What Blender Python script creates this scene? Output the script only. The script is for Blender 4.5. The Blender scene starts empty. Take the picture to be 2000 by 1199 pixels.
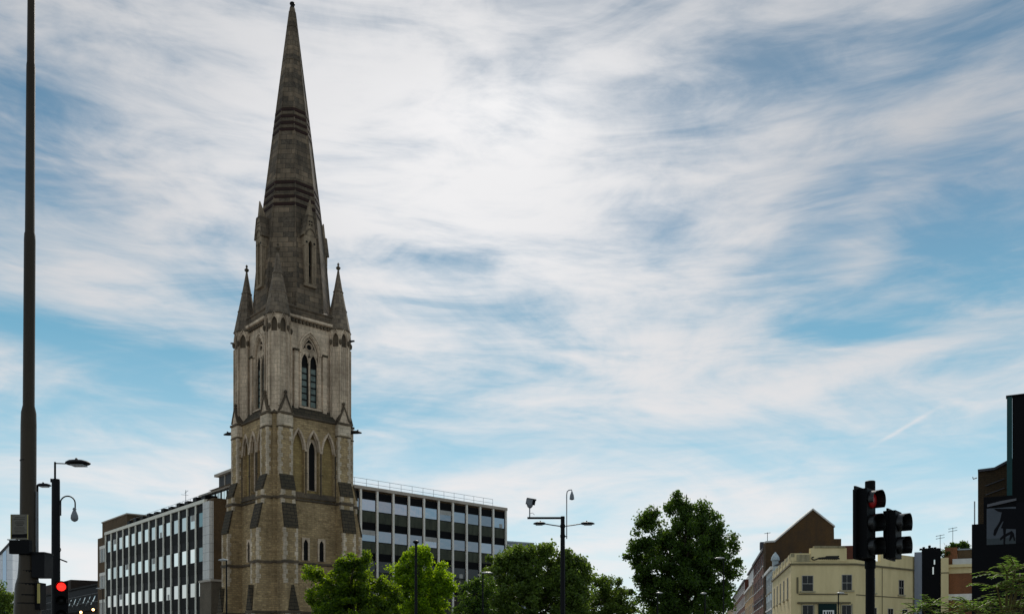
import bpy, bmesh, math, random
import numpy as np
from mathutils import Matrix, Vector
random.seed(7); np.random.seed(7)
PI = math.pi; R = math.radians
sc = bpy.context.scene; C = sc.collection
# ------------------------------------------------------------------ camera
F = 1750.0; HZ = 1270.0; EYE = 1.6
cam = bpy.data.objects.new('camera', bpy.data.cameras.new('camera')); C.objects.link(cam)
cam.location = (0, 0, EYE); cam.rotation_euler = (PI/2, 0, 0)
cam.data.sensor_fit = 'HORIZONTAL'; cam.data.sensor_width = 36.0; cam.data.lens = 36.0*F/2000
cam.data.shift_y = (HZ-599.5)/2000; cam.data.clip_start = 0.1; cam.data.clip_end = 6000
sc.camera = cam
sc.view_settings.view_transform = 'Standard'; sc.view_settings.look = 'None'
sc.view_settings.exposure = 0.45; sc.view_settings.gamma = 1.0
# ------------------------------------------------------------------ sky
SUN_AZ = R(4); SUN_EL = R(40)          # azimuth from +Y towards +X; behind thin cloud ahead
w = bpy.data.worlds.new('World'); sc.world = w; w.use_nodes = True
wt = w.node_tree; wn = wt.nodes; wn.clear()
def N(tree, typ, **kw):
    n = tree.nodes.new(typ)
    for k, v in kw.items(): setattr(n, k, v)
    return n
class E:                                   # tiny maths-node expressions
    def __init__(s, t, o): s.t = t; s.o = o
    def op(s, o, *a):
        n = N(s.t, 'ShaderNodeMath', operation=o); s.t.links.new(s.o, n.inputs[0])
        for i, x in enumerate(a):
            if isinstance(x, E): s.t.links.new(x.o, n.inputs[i+1])
            else: n.inputs[i+1].default_value = x
        return E(s.t, n.outputs[0])
    def __add__(s, b): return s.op('ADD', b)
    def __sub__(s, b): return s.op('SUBTRACT', b)
    def __mul__(s, b): return s.op('MULTIPLY', b)
    def __truediv__(s, b): return s.op('DIVIDE', b)
    def clamp(s):
        n = N(s.t, 'ShaderNodeClamp'); s.t.links.new(s.o, n.inputs[0]); return E(s.t, n.outputs[0])
    def smooth(s, a, b):
        n = N(s.t, 'ShaderNodeMapRange', interpolation_type='SMOOTHSTEP'); s.t.links.new(s.o, n.inputs[0])
        n.inputs[1].default_value = a; n.inputs[2].default_value = b; return E(s.t, n.outputs[0])
tc = N(wt, 'ShaderNodeTexCoord')
sep = N(wt, 'ShaderNodeSeparateXYZ'); wt.links.new(tc.outputs['Generated'], sep.inputs[0])
dx, dy, dz = [E(wt, sep.outputs[i]) for i in range(3)]
az = dx.op('ARCTAN2', dy); el = dz.op('ARCSINE')
def wnoise(sx, sy, sz, rot, scale, detail, rough, dist, off=0.0):
    m = N(wt, 'ShaderNodeMapping'); wt.links.new(tc.outputs['Generated'], m.inputs[0])
    m.inputs['Rotation'].default_value = rot; m.inputs['Scale'].default_value = (sx, sy, sz)
    m.inputs['Location'].default_value = (off, off*.7, off*1.3)
    n = N(wt, 'ShaderNodeTexNoise'); wt.links.new(m.outputs[0], n.inputs[0])
    n.inputs['Scale'].default_value = scale; n.inputs['Detail'].default_value = detail
    n.inputs['Roughness'].default_value = rough; n.inputs['Distortion'].default_value = dist
    return E(wt, n.outputs[0])
def blob(px, py, sx, sy, amp, tilt=0):
    a0 = math.atan((px-1000)/F); e0 = math.atan((HZ-py)/math.hypot(F, px-1000))
    a = az - a0; e = el - e0; sa = sx/F; se = sy/F; c, s = math.cos(R(tilt)), math.sin(R(tilt))
    u = (a*c + e*s)*(1/sa); v = (e*c - a*s)*(1/se)
    q = u*u + v*v
    return (q*-1.0).op('EXPONENT')*amp if False else E(wt, _exp(q))*amp
def _exp(q):
    n = N(wt, 'ShaderNodeMath', operation='POWER'); n.inputs[0].default_value = math.e
    wt.links.new((q*-1.0).o, n.inputs[1]); return n.outputs[0]
BLOBS = [  # where the cloud is thick (+) or open (-) in the direction of the sky
 (520,250,420,200,.26,0),(1000,330,420,200,.36,-15),(250,470,330,110,.20,0),(760,680,150,70,.20,0),
 (1380,680,220,55,.34,0),(1700,700,260,30,.28,12),(1480,340,110,30,.22,-10),(1430,480,190,70,.20,30),(1720,430,120,60,.22,55),
 (1250,800,260,40,.20,0),(1100,970,330,40,.30,0),(300,930,300,50,.22,0),(1700,1000,300,60,.12,0),(1250,1100,220,60,.25,0),(200,1080,260,70,.3,0),
 (120,650,330,28,-.50,-3),(420,560,120,26,-.22,-8),(330,760,240,50,-.22,8),(860,500,150,30,-.46,0),(1620,650,190,38,-.58,3),(1500,560,170,40,-.16,0),
 (1700,310,220,110,-.16,10),(1950,480,160,110,-.20,0),(1800,60,260,50,-.16,0),(1560,230,200,50,.16,18),(1850,200,200,30,.14,20),(1768,834,48,3.5,.30,27),(1080,870,240,26,-.16,0),(180,800,200,40,-.14,0),(1300,620,120,26,-.20,-8),(60,260,130,140,-.20,0),(1010,590,160,45,-.18,0),(1250,430,150,35,-.14,-20),
 (700,800,260,40,-.16,0),(1500,900,330,40,-.20,0),(800,890,260,26,-.14,0),(1900,720,120,60,-.10,0)]
base = None
for b in BLOBS:
    v = blob(*b); base = v if base is None else base + v
n1 = wnoise(1.0, 1.0, 2.8, (0, R(-14), 0), 3.1, 9, .60, .9, 3.1)
n2 = wnoise(1.0, 1.0, 4.2, (0, R(8), 0), 5.5, 8, .58, 1.2, 1.7)
n3 = wnoise(1.0, 1.0, 7.0, (0, R(-6), 0), 15.0, 8, .60, .8, 5.2)
dens = ((n1-.5)*1.75 + (n2-.5)*1.30 + (n3-.5)*.36 + base*1.10 + .50) - el.smooth(.42, .14)*.17
cl = dens.smooth(-.06, 1.02)
sky = N(wt, 'ShaderNodeTexSky', sky_type='NISHITA'); sky.sun_disc = False
sky.sun_elevation = SUN_EL; sky.sun_rotation = SUN_AZ; sky.air_density = 1.0; sky.dust_density = .5; sky.ozone_density = 2.0
SKY_STRENGTH = .1
tint = N(wt, 'ShaderNodeMix', data_type='RGBA', blend_type='MIX'); tint.inputs[0].default_value = .88
wt.links.new(sky.outputs[0], tint.inputs[6])
# open sky: deeper overhead, paler to the horizon
ramp = N(wt, 'ShaderNodeValToRGB'); wt.links.new((el*(1/1.57)).clamp().o, ramp.inputs[0])
cr = ramp.color_ramp; cr.elements[0].position = 0.0; cr.elements[0].color = (5.6, 6.3, 6.5, 1)
cr.elements[1].position = 1.0; cr.elements[1].color = (1.0, 1.9, 2.9, 1)
for p, c in ((.06, (4.0, 5.5, 6.0)), (.13, (2.4, 4.3, 5.2)), (.20, (1.05, 2.9, 4.0)), (.28, (.85, 1.95, 2.95)), (.40, (.65, 1.35, 2.05))):
    e_ = cr.elements.new(p); e_.color = (*c, 1)
wt.links.new(ramp.outputs[0], tint.inputs[7])
# cloud: white where the sun comes through it, greyer away from it and where it is thick
glow = blob(900, 300, 620, 330, 1.0) + blob(1000, 200, 170, 60, .25)
low = el.smooth(.55, .05)
thick = wnoise(1, 1, 2.2, (0, R(-10), 0), 2.2, 5, .5, .4, 9.3)
lum = ((glow*.52 + low*.54 + .38) - (thick-.5)*.5*(el.smooth(.2, .6)))
ccol = N(wt, 'ShaderNodeMix', data_type='RGBA'); wt.links.new(lum.clamp().o, ccol.inputs[0])
ccol.inputs[6].default_value = (1.9, 2.15, 2.5, 1); ccol.inputs[7].default_value = (6.7, 6.65, 6.7, 1)
mixc = N(wt, 'ShaderNodeMix', data_type='RGBA'); wt.links.new(cl.o, mixc.inputs[0])
wt.links.new(tint.outputs[2], mixc.inputs[6]); wt.links.new(ccol.outputs[2], mixc.inputs[7])
bg = N(wt, 'ShaderNodeBackground'); bg.inputs[1].default_value = SKY_STRENGTH
wt.links.new(mixc.outputs[2], bg.inputs[0])
wo = N(wt, 'ShaderNodeOutputWorld'); wt.links.new(bg.outputs[0], wo.inputs[0])
# ------------------------------------------------------------------ sun
sl = bpy.data.lights.new('sun', 'SUN'); sl.energy = 2.4; sl.angle = R(6); sl.color = (1, .94, .84)
sun = bpy.data.objects.new('sun', sl); C.objects.link(sun)
sd = Vector((math.sin(SUN_AZ)*math.cos(SUN_EL), math.cos(SUN_AZ)*math.cos(SUN_EL), math.sin(SUN_EL)))
sun.rotation_euler = sd.to_track_quat('Z', 'Y').to_euler(); sun.location = (0, 0, 90)

# ================================================================== helpers
def at(px, py, Y):  return Vector(((px-1000)*Y/F, Y, EYE+(HZ-py)*Y/F))
def ax(px, Y): return (px-1000)*Y/F
def zz(py, Y): return EYE+(HZ-py)*Y/F

class MB:
    def __init__(s): s.v = []; s.f = []; s.m = []; s.T = Matrix()
    def add(s, vs, fs, mi=0):
        b = len(s.v); s.v += [tuple(s.T @ Vector(v)) for v in vs]
        s.f += [tuple(b+i for i in f) for f in fs]; s.m += [mi]*len(fs); return s
    def box(s, x0, x1, y0, y1, z0, z1, mi=0):
        return s.add([(x0,y0,z0),(x1,y0,z0),(x1,y1,z0),(x0,y1,z0),(x0,y0,z1),(x1,y0,z1),(x1,y1,z1),(x0,y1,z1)],
                     [(0,3,2,1),(4,5,6,7),(0,1,5,4),(1,2,6,5),(2,3,7,6),(3,0,4,7)], mi)
    def loft(s, rings, mi=0, cap=True):
        n = len(rings[0]); vs = [p for r in rings for p in r]; fs = []
        for k in range(len(rings)-1):
            for i in range(n):
                j = (i+1) % n; fs.append((k*n+i, k*n+j, (k+1)*n+j, (k+1)*n+i))
        if cap: fs += [tuple(range(n-1, -1, -1)), tuple((len(rings)-1)*n+i for i in range(n))]
        return s.add(vs, fs, mi)
    def sq(s, prof, mi=0, cap=True):       # square rings (half, z)
        return s.loft([[(-h,-h,z),(h,-h,z),(h,h,z),(-h,h,z)] for h, z in prof], mi, cap)
    def ngon(s, prof, n=8, mi=0, c=(0,0), ph=None, cap=True):   # (radius, z) rings
        ph = PI/n if ph is None else ph
        return s.loft([[(c[0]+r*math.cos(ph+2*PI*i/n), c[1]+r*math.sin(ph+2*PI*i/n), z) for i in range(n)] for r, z in prof], mi, cap)
    def exy(s, poly, y0, y1, mi=0):        # polygon in x,z pushed along y
        n = len(poly); vs = [(x, y0, z) for x, z in poly] + [(x, y1, z) for x, z in poly]
        fs = [tuple(range(n)), tuple(range(2*n-1, n-1, -1))] + [(i, (i+1) % n, n+(i+1) % n, n+i) for i in range(n)]
        return s.add(vs, fs, mi)
    def exx(s, poly, x0, x1, mi=0):        # polygon in y,z pushed along x
        n = len(poly); vs = [(x0, y, z) for y, z in poly] + [(x1, y, z) for y, z in poly]
        fs = [tuple(range(n)), tuple(range(2*n-1, n-1, -1))] + [(i, (i+1) % n, n+(i+1) % n, n+i) for i in range(n)]
        return s.add(vs, fs, mi)
    def exz(s, poly, z0, z1, mi=0):
        return s.loft([[(x, y, z0) for x, y in poly], [(x, y, z1) for x, y in poly]], mi)
    def tube(s, pts, r, n=8, mi=0, closed=False):
        pts = [Vector(p) for p in pts]; m = len(pts); rs = r if isinstance(r, (list, tuple)) else [r]*m
        rings = []; up = None
        for i, p in enumerate(pts):
            a = pts[i-1] if (i or closed) else p; b = pts[(i+1) % m] if (i < m-1 or closed) else p
            t = (b-a).normalized()
            if up is None: up = t.orthogonal().normalized()
            up = (up - t*up.dot(t)); up = up.normalized() if up.length > 1e-6 else t.orthogonal().normalized()
            q = t.cross(up)
            rings.append([p + (up*math.cos(2*PI*k/n)+q*math.sin(2*PI*k/n))*rs[i] for k in range(n)])
        if closed: rings.append(rings[0])
        return s.loft(rings, mi, not closed)
    def lathe(s, prof, c=(0,0,0), n=14, mi=0, axis=None):
        rings = [[Vector((r*math.cos(2*PI*i/n), r*math.sin(2*PI*i/n), z)) for i in range(n)] for r, z in prof]
        q = Vector((0,0,1)).rotation_difference(Vector(axis)) if axis is not None else None
        rings = [[(q @ p if q else p)+Vector(c) for p in rg] for rg in rings]
        return s.loft(rings, mi)
    def build(s, name, mats, parent=None, smooth=False, label=None):
        mats = mats if isinstance(mats, (list, tuple)) else [mats]
        me = bpy.data.meshes.new(name); me.from_pydata(s.v, [], s.f); me.update()
        for m in mats: me.materials.append(m)
        me.polygons.foreach_set('material_index', s.m)
        bm = bmesh.new(); bm.from_mesh(me); bmesh.ops.recalc_face_normals(bm, faces=bm.faces); bm.to_mesh(me); bm.free()
        setuv(me)
        if smooth:
            me.polygons.foreach_set('use_smooth', [True]*len(me.polygons))
            me.set_sharp_from_angle(angle=R(40))
        return link(name, me, parent, label)
def setuv(me):
    uv = me.uv_layers.new(name='UVMap').data; vs = me.vertices; Z = Vector((0,0,1))
    for p in me.polygons:
        n = p.normal
        if abs(n.z) < .93:
            t = Z.cross(n).normalized()
            if t.x < -.001 or (abs(t.x) < .001 and t.y < 0): t = -t
            for li in p.loop_indices:
                c = vs[me.loops[li].vertex_index].co; uv[li].uv = (c.dot(t), c.z)
        else:
            for li in p.loop_indices:
                c = vs[me.loops[li].vertex_index].co; uv[li].uv = (c.x, c.y)
def link(name, me, parent=None, label=None):
    o = bpy.data.objects.new(name, me); C.objects.link(o)
    if parent: o.parent = parent
    if label: o['label'] = label
    return o
def tag(o, label, cat, group=None):
    o['label'] = label; o['category'] = cat
    if group: o['group'] = group
    return o
def thing(name, label, cat, loc=(0,0,0), rz=0.0, group=None):
    o = bpy.data.objects.new(name, None); C.objects.link(o); o.empty_display_size = .3
    o.location = loc; o.rotation_euler = (0, 0, rz); return tag(o, label, cat, group)
def struct(o): o['kind'] = 'structure'; return o
def copy_part(o, parent, loc):
    c = o.copy(); C.objects.link(c); c.parent = parent; c.location = loc
    for ch in [x for x in o.children]:
        d = ch.copy(); C.objects.link(d); d.parent = c
    return c
def parch(ol, orr, zs, za, n=7):           # pointed arch, left foot -> apex -> right foot
    s = orr-ol; h = za-zs; Rr = (h*h+s*s/4)/s; cx = ol+Rr
    a1 = PI - math.atan2(h, cx-(ol+s/2)) if cx > ol+s/2 else PI/2
    L = [(cx+Rr*math.cos(PI-(PI-a1)*i/n), zs+Rr*math.sin(PI-(PI-a1)*i/n)) for i in range(n+1)]
    L[-1] = (ol+s/2, za)
    return L, [(2*(ol+s/2)-x, z) for x, z in reversed(L[:-1])]
def arched_bay(mb, xa, xb, z0, z1, ol, orr, zb, zs, za, yf, th, mi=0):
    L, Rt = parch(ol, orr, zs, za); mid = (ol+orr)/2
    if zb > z0: mb.exy([(xa,z0),(xb,z0),(xb,zb),(xa,zb)], yf, yf+th, mi)
    mb.exy([(xa,zb),(ol,zb)] + L + [(mid,z1),(xa,z1)], yf, yf+th, mi)
    mb.exy([(xb,zb),(xb,z1),(mid,z1),(mid,za)] + Rt + [(orr,zb)], yf, yf+th, mi)

# ------------------------------------------------------------------ materials
def mat(name, col, rough=.8, metal=0.0, spec=.3):
    m = bpy.data.materials.new(name); m.use_nodes = True; b = m.node_tree.nodes['Principled BSDF']
    b.inputs['Base Color'].default_value = (*col, 1); b.inputs['Roughness'].default_value = rough
    b.inputs['Metallic'].default_value = metal; b.inputs['Specular IOR Level'].default_value = spec
    return m
def mixn(t, fac, a, b, blend='MIX'):
    n = N(t, 'ShaderNodeMix', data_type='RGBA', blend_type=blend)
    for s, v in ((0, fac), (6, a), (7, b)):
        if isinstance(v, (int, float)): n.inputs[s].default_value = v
        elif isinstance(v, tuple): n.inputs[s].default_value = (*v, 1) if len(v) == 3 else v
        else: t.links.new(v, n.inputs[s])
    return n.outputs[2]
def noise(t, vec, scale, detail=5, rough=.6, dist=0.0, sc3=None):
    if sc3:
        m = N(t, 'ShaderNodeMapping'); t.links.new(vec, m.inputs[0]); m.inputs['Scale'].default_value = sc3; vec = m.outputs[0]
    n = N(t, 'ShaderNodeTexNoise'); t.links.new(vec, n.inputs[0]); n.inputs['Scale'].default_value = scale
    n.inputs['Detail'].default_value = detail; n.inputs['Roughness'].default_value = rough; n.inputs['Distortion'].default_value = dist
    return n.outputs[0]
def ramp2(t, v, a, b):
    n = N(t, 'ShaderNodeMapRange'); t.links.new(v, n.inputs[0]); n.inputs[1].default_value = a; n.inputs[2].default_value = b
    return n.outputs[0]
def masonry(name, c1, c2, mortar, bw, bh, msize=.02, wob=.05, spread=None, stain=(.05,.045,.035), stain_amt=.4, streak=.3, rough=.9, bump=.35, off=.5):
    m = mat(name, c1, rough); t = m.node_tree; b = t.nodes['Principled BSDF']
    uv = N(t, 'ShaderNodeTexCoord').outputs['UV']; ob = N(t, 'ShaderNodeTexCoord').outputs['Object']
    vec = uv
    if wob:
        nz = N(t, 'ShaderNodeTexNoise'); t.links.new(uv, nz.inputs[0]); nz.inputs['Scale'].default_value = 1.7/bw*.6; nz.inputs['Detail'].default_value = 3
        va = N(t, 'ShaderNodeVectorMath', operation='MULTIPLY_ADD'); t.links.new(nz.outputs[1], va.inputs[0])
        va.inputs[1].default_value = (wob, wob, 0); t.links.new(uv, va.inputs[2]); vec = va.outputs[0]
    br = N(t, 'ShaderNodeTexBrick'); t.links.new(vec, br.inputs[0]); br.offset = off
    br.inputs['Color1'].default_value = (0,0,0,1); br.inputs['Color2'].default_value = (1,1,1,1); br.inputs['Mortar'].default_value = (.5,.5,.5,1)
    br.inputs['Scale'].default_value = 1; br.inputs['Mortar Size'].default_value = msize; br.inputs['Mortar Smooth'].default_value = .3
    br.inputs['Brick Width'].default_value = bw; br.inputs['Row Height'].default_value = bh
    col = mixn(t, br.outputs[0], c2, c1)
    fine = noise(t, ob, 6, 6, .7)
    col = mixn(t, ramp2(t, fine, .3, .75), col, spread or tuple(x*1.35 for x in c1))
    col = mixn(t, br.outputs[1], col, mortar)
    st = ramp2(t, noise(t, ob, .45, 6, .62), .42, .72)
    sv = ramp2(t, noise(t, ob, 1.0, 5, .6, 0, (1.6, 1.6, .16)), .45, .75)
    ma = N(t, 'ShaderNodeMath', operation='MULTIPLY'); t.links.new(st, ma.inputs[0]); ma.inputs[1].default_value = stain_amt
    mb_ = N(t, 'ShaderNodeMath', operation='MULTIPLY'); t.links.new(sv, mb_.inputs[0]); mb_.inputs[1].default_value = streak
    col = mixn(t, ma.outputs[0], col, stain); col = mixn(t, mb_.outputs[0], col, stain)
    t.links.new(col, b.inputs['Base Color'])
    if bump:
        bp = N(t, 'ShaderNodeBump'); bp.inputs['Strength'].default_value = bump; bp.inputs['Distance'].default_value = .03
        inv = N(t, 'ShaderNodeMath', operation='MULTIPLY_ADD'); t.links.new(br.outputs[1], inv.inputs[0]); inv.inputs[1].default_value = -1
        t.links.new(fine, inv.inputs[2]); t.links.new(inv.outputs[0], bp.inputs['Height']); t.links.new(bp.outputs[0], b.inputs['Normal'])
    return m
def grimy(name, col, rough=.6, metal=0.0, amt=.35, dirt=None, scale=1.2, sc3=(1,1,.3), spec=.3):
    m = mat(name, col, rough, metal, spec); t = m.node_tree; b = t.nodes['Principled BSDF']
    ob = N(t, 'ShaderNodeTexCoord').outputs['Object']
    f = ramp2(t, noise(t, ob, scale, 7, .65, 0, sc3), .4, .72)
    ma = N(t, 'ShaderNodeMath', operation='MULTIPLY'); t.links.new(f, ma.inputs[0]); ma.inputs[1].default_value = amt
    t.links.new(mixn(t, ma.outputs[0], col, dirt or tuple(x*.4 for x in col)), b.inputs['Base Color'])
    return m
M = {}
M['rag'] = masonry('ragstone rubble', (.60,.42,.21), (.14,.09,.042), (.36,.26,.145), .42, .19, .035, .24, (.58,.42,.22), (.075,.048,.022), .5, .4)
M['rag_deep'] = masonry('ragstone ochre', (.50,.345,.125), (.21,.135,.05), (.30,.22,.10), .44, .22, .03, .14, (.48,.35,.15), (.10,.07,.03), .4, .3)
M['quoin'] = masonry('quoin stone', (.62,.50,.36), (.42,.335,.235), (.2,.16,.11), .9, .36, .012, .02, None, (.10,.08,.06), .5, .3)
M['ashlar'] = masonry('pale ashlar', (.66,.515,.365), (.46,.35,.245), (.26,.20,.15), .8, .38, .012, .01, None, (.13,.095,.065), .6, .85, .85, .2)
M['spire'] = masonry('spire stone', (.31,.215,.13), (.036,.026,.018), (.05,.038,.027), .95, .46, .02, .02, (.20,.16,.115), (.028,.022,.016), .7, .6)
M['pinn'] = masonry('pinnacle stone', (.27,.20,.13), (.095,.070,.048), (.05,.042,.033), .6, .38, .016, .02, (.24,.19,.14), (.035,.028,.02), .5, .4)
M['band'] = masonry('dark red band', (.032,.012,.009), (.018,.008,.006), (.02,.012,.01), .4, .2, .01, .01, None, (.015,.012,.01), .4, .3)
M['slab'] = masonry('weathered slabs', (.075,.056,.033), (.042,.032,.020), (.02,.016,.011), .7, .3, .03, .03, None, (.03,.028,.02), .5, .4)
M['mould'] = masonry('dark moulding', (.13,.095,.06), (.075,.056,.037), (.07,.06,.04), .7, .6, .01, .02, None, (.035,.03,.024), .7, .5)
M['dormer'] = masonry('weathered dormer stone', (.31,.235,.155), (.20,.15,.10), (.15,.115,.08), .5, .4, .012, .01, None, (.07,.052,.036), .6, .6)
M['void'] = mat('dark opening', (.006,.0055,.005), .6, 0, .1)
M['leaded'] = grimy('greenish leaded glass', (.17,.21,.18), .3, 0, .8, (.03,.04,.035), 2.5, (1,1,1), .2)
M['iron'] = mat('black iron', (.012,.011,.010), .6, 0, .1)

# ================================================================== ground
g = MB(); g.add([(-3000,-600,0),(3000,-600,0),(3000,4500,0),(-3000,4500,0)], [(0,1,2,3)])
M['paving'] = masonry('grey paving', (.22,.21,.20), (.17,.165,.155), (.09,.085,.08), .9, .6, .008, 0, None, (.08,.075,.07), .4, 0, .85, .15)
struct(g.build('ground', M['paving']))
M['asphalt'] = grimy('asphalt', (.055,.055,.057), .9, 0, .5, (.035,.035,.036), .8, (1,1,1))
M['white'] = mat('white road paint', (.75,.75,.72), .7)
rd = MB(); rd.add([(-14,-200,.004),(14,-200,.004),(14,30,.004),(36,180,.004),(62,700,.004),(52,700,.004),(20,180,.004),(-14,48,.004)], [(0,1,2,7),(7,2,3,6),(6,3,4,5)])
struct(rd.build('road', M['asphalt']))
rm = MB()
for i in range(30):
    y = -60+i*5.0
    if y < 40: rm.add([(-.08,y,.008),(.08,y,.008),(.08,y+2.5,.008),(-.08,y+2.5,.008)], [(0,1,2,3)])
struct(rm.build('road_markings', M['white']))
pv = MB()
pv.exz([(-14,-200),(-14,48),(-40,60),(-60,60),(-60,-200)], .002, .13); pv.exz([(14.2,-200),(60,-200),(60,28),(14.2,28)], .002, .13)
struct(pv.build('pavement', M['paving']))

# ================================================================== church tower
TW = thing('church_tower', 'tall Gothic stone church tower with banded octagonal spire and corner turrets', 'church tower', (-20.1, 82, 0), R(42))
H = 3.8
def side(k): return Matrix.Rotation(k*PI/2, 4, 'Z')
# lower stage body
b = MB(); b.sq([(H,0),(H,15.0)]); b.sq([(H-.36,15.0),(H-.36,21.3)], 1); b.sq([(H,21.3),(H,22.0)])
for k in range(4):
    b.T = side(k); e = H if k % 2 == 0 else H-.36
    for i in range(3):
        xa = -2.22+1.48*i; xb = xa+1.48
        arched_bay(b, xa, xb, 15.0, 21.3, xa+.15, xb-.15, 15.3, 19.2, 20.85, -H, .36)
    b.exy([(-e,15.0),(-2.22,15.0),(-2.22,21.3),(-e,21.3)], -H, -H+.36); b.exy([(2.22,15.0),(e,15.0),(e,21.3),(2.22,21.3)], -H, -H+.36)
b.build('lower_stage', [M['rag'], M['rag_deep']], TW)
# arcade mouldings, one part per face
for k in range(4):
    b = MB(); b.T = side(k)
    for i in range(3):
        xa = -2.22+1.48*i; xb = xa+1.48
        L, Rt = parch(xa+.10, xb-.10, 19.2, 20.95)
        b.tube([(x, -H-.03, z) for x, z in L+Rt], .115, 6)
        L, Rt = parch(xa+.22, xb-.22, 19.2, 20.75)
        b.tube([(x, -H+.12, z) for x, z in L+Rt], .06, 6)
    for i in range(4):
        x = -2.22+1.48*i
        b.tube([(x,-H-.03,15.25),(x,-H-.03,19.1)], .07, 6, 1)
        b.box(x-.13,x+.13,-H-.14,-H+.02,19.05,19.25); b.box(x-.11,x+.11,-H-.12,-H+.02,17.1,17.22,1)
    b.exx([(-H-.16,14.95),(-H+.02,14.95),(-H+.02,15.45)], -2.24, 2.24, 1)
    b.build('blind_arcade', [M['ashlar'], M['mould']], TW)
    # lancets
    for (x, hw, z0, zs, za, yw) in ((0,.30,15.75,19.2,20.1,-H+.36), (-.78,.22,9.5,10.9,11.35,-H), (.78,.22,9.5,10.9,11.35,-H)):
        f = MB(); f.T = side(k)
        arched_bay(f, x-hw-.16, x+hw+.16, z0-.02, za+.16, x-hw, x+hw, z0, zs, za, yw-.10, .13)
        fo = f.build('lancet_window', M['ashlar'], TW)
        p = MB(); p.T = side(k); L, Rt = parch(x-hw, x+hw, zs, za)
        p.exy([(x-hw,z0)]+L+Rt+[(x+hw,z0)], yw-.012, yw+.002); p.build('pane', M['void'], fo)
# strings round the body
for z, o in ((22.0,.14),(14.75,.13),(9.2,.12),(4.9,.14)):
    b = MB(); b.sq([(H-.1,z-.16),(H+o,z-.05),(H+o,z+.05),(H-.1,z+.22)], 0, False); b.build('string_course', M['mould'], TW)
# buttresses
SEG = [(0,5.0,1.75),(7.3,12.1,1.35),(14.1,15.4,.88),(16.6,21.95,.45)]
BW = 1.25
for k in range(4):
    for x0 in (-H+.3, H-.3-BW):
        T = side(k) @ Matrix.Translation((x0, -H, 0))
        b = MB(); b.T = T
        prof = [(0.02,0)]
        for z0, z1, p in SEG: prof += [(-p, z0), (-p, z1)]
        prof += [(0.02, 21.95)]
        b.exx(prof, 0, BW)
        for (za, pa), (zb, pb) in zip([(12.1,1.35),(15.4,.88)], [(14.1,.88),(16.6,.45)]):
            b.exx([(-pa-.09,za-.03),(-pa-.09,za+.1),(-pb-.10,zb+.12),(-pb+.02,zb+.12),(-pa+.05,za-.03)], -.03, BW+.03, 2)
        b.exy([(.12,5.05),(BW-.12,5.05),(BW/2,7.2)], -1.86, -1.3, 2)
        for z0, z1, p in SEG:
            n = int((z1-z0-.05)/.37); zc = z0+.06
            hh = (z1-zc-.02)/max(n,1)
            for i in range(n):
                a, c = ((.31,.17),(.17,.31))[i % 2]; c = min(c, p-.03)
                if z0 == 0: a, c = a+.05, c+.05
                j = random.uniform(-.03,.03)
                b.box(-.022, a+j, -p-.022, -p+c, zc+i*hh, zc+(i+1)*hh-.02, 1)
                b.box(BW-a-j, BW+.022, -p-.022, -p+c, zc+i*hh, zc+(i+1)*hh-.02, 1)
        for z, p in ((14.75,.88),(9.2,1.35),(4.9,1.75)):
            b.box(-.07, BW+.07, -p-.11, .0, z-.13, z+.1, 3)
        b.box(-.05, BW+.05, -.52, .0, 20.75, 20.87, 3); b.box(-.03, BW+.03, -.48, .0, 20.95, 21.85, 1)
        bo = b.build('buttress', [M['rag'], M['quoin'], M['slab'], M['mould']], TW)
        q = MB(); q.T = T
        q.exy([(.06,21.98),(BW-.06,21.98),(BW-.14,22.3),(BW/2,23.5),(.14,22.3)], -.42, .55)
        for s in (0, 1):
            X = lambda x: x if s == 0 else BW-x
            q.exy([(X(.0),22.2),(X(.14),22.2),(X(BW/2),23.42),(X(BW/2),23.66)], -.50, .62, 1)
        q.box(-.1, BW+.1, -.56, .0, 21.9, 22.08, 1)
        q.lathe([(.06,23.5),(.07,23.68),(.16,23.8),(.11,23.93),(.02,24.0)], (BW/2,-.36,0), 8, 1)
        q.build('gablet', [M['ashlar'], M['mould']], bo)
# gargoyles
for a in (1, 2, 3):
    g = MB(); g.T = Matrix.Rotation(R(-135+90*a), 4, 'Z')
    g.tube([(5.1,0,21.45),(5.6,0,21.5),(6.05,0,21.48),(6.4,0,21.42)], [.22,.17,.15,.06], 7)
    g.tube([(6.0,0,21.6),(6.1,.0,21.72)], [.09,.03], 6)
    g.build('gargoyle', M['iron'], TW)
# belfry stage
HB = 3.2
b = MB(); b.sq([(H+.02,22.05),(H-.05,22.2),(HB+.05,23.05)], 1, False); b.sq([(HB-.45,21.9),(HB-.45,31.0)])
for k in range(4):
    b.T = side(k); e = HB if k % 2 == 0 else HB-.45
    arched_bay(b, -e, e, 22.1, 31.0, -.86, .86, 23.2, 27.7, 29.45, -HB, .45)
    for s in (-1, 1):
        b.box(s*1.42-.2, s*1.42+.2, -HB-.17, -HB+.01, 22.5, 27.9); b.box(s*1.42-.27, s*1.42+.27, -HB-.24, -HB+.01, 27.9, 28.08, 1)
        b.tube([(s*1.0,-HB-.03,23.1),(s*1.0,-HB-.03,27.8)], .075, 6); b.tube([(s*.90,-HB+.02,23.1),(s*.90,-HB+.02,27.8)], .065, 6)
    for (g_, zt, yy, r) in ((1.12,29.85,-HB-.04,.11),(.95,29.6,-HB-.02,.08),(.90,29.5,-HB+.04,.06)):
        L, Rt = parch(-g_, g_, 27.9, zt); b.tube([(x, yy, z) for x, z in L+Rt], r, 6)
    b.exx([(-HB-.22,22.95),(-HB+.45,22.95),(-HB+.45,23.35),(-HB-.1,23.12)], -1.1, 1.1)
b.build('belfry_stage', [M['ashlar'], M['slab']], TW)
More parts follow.
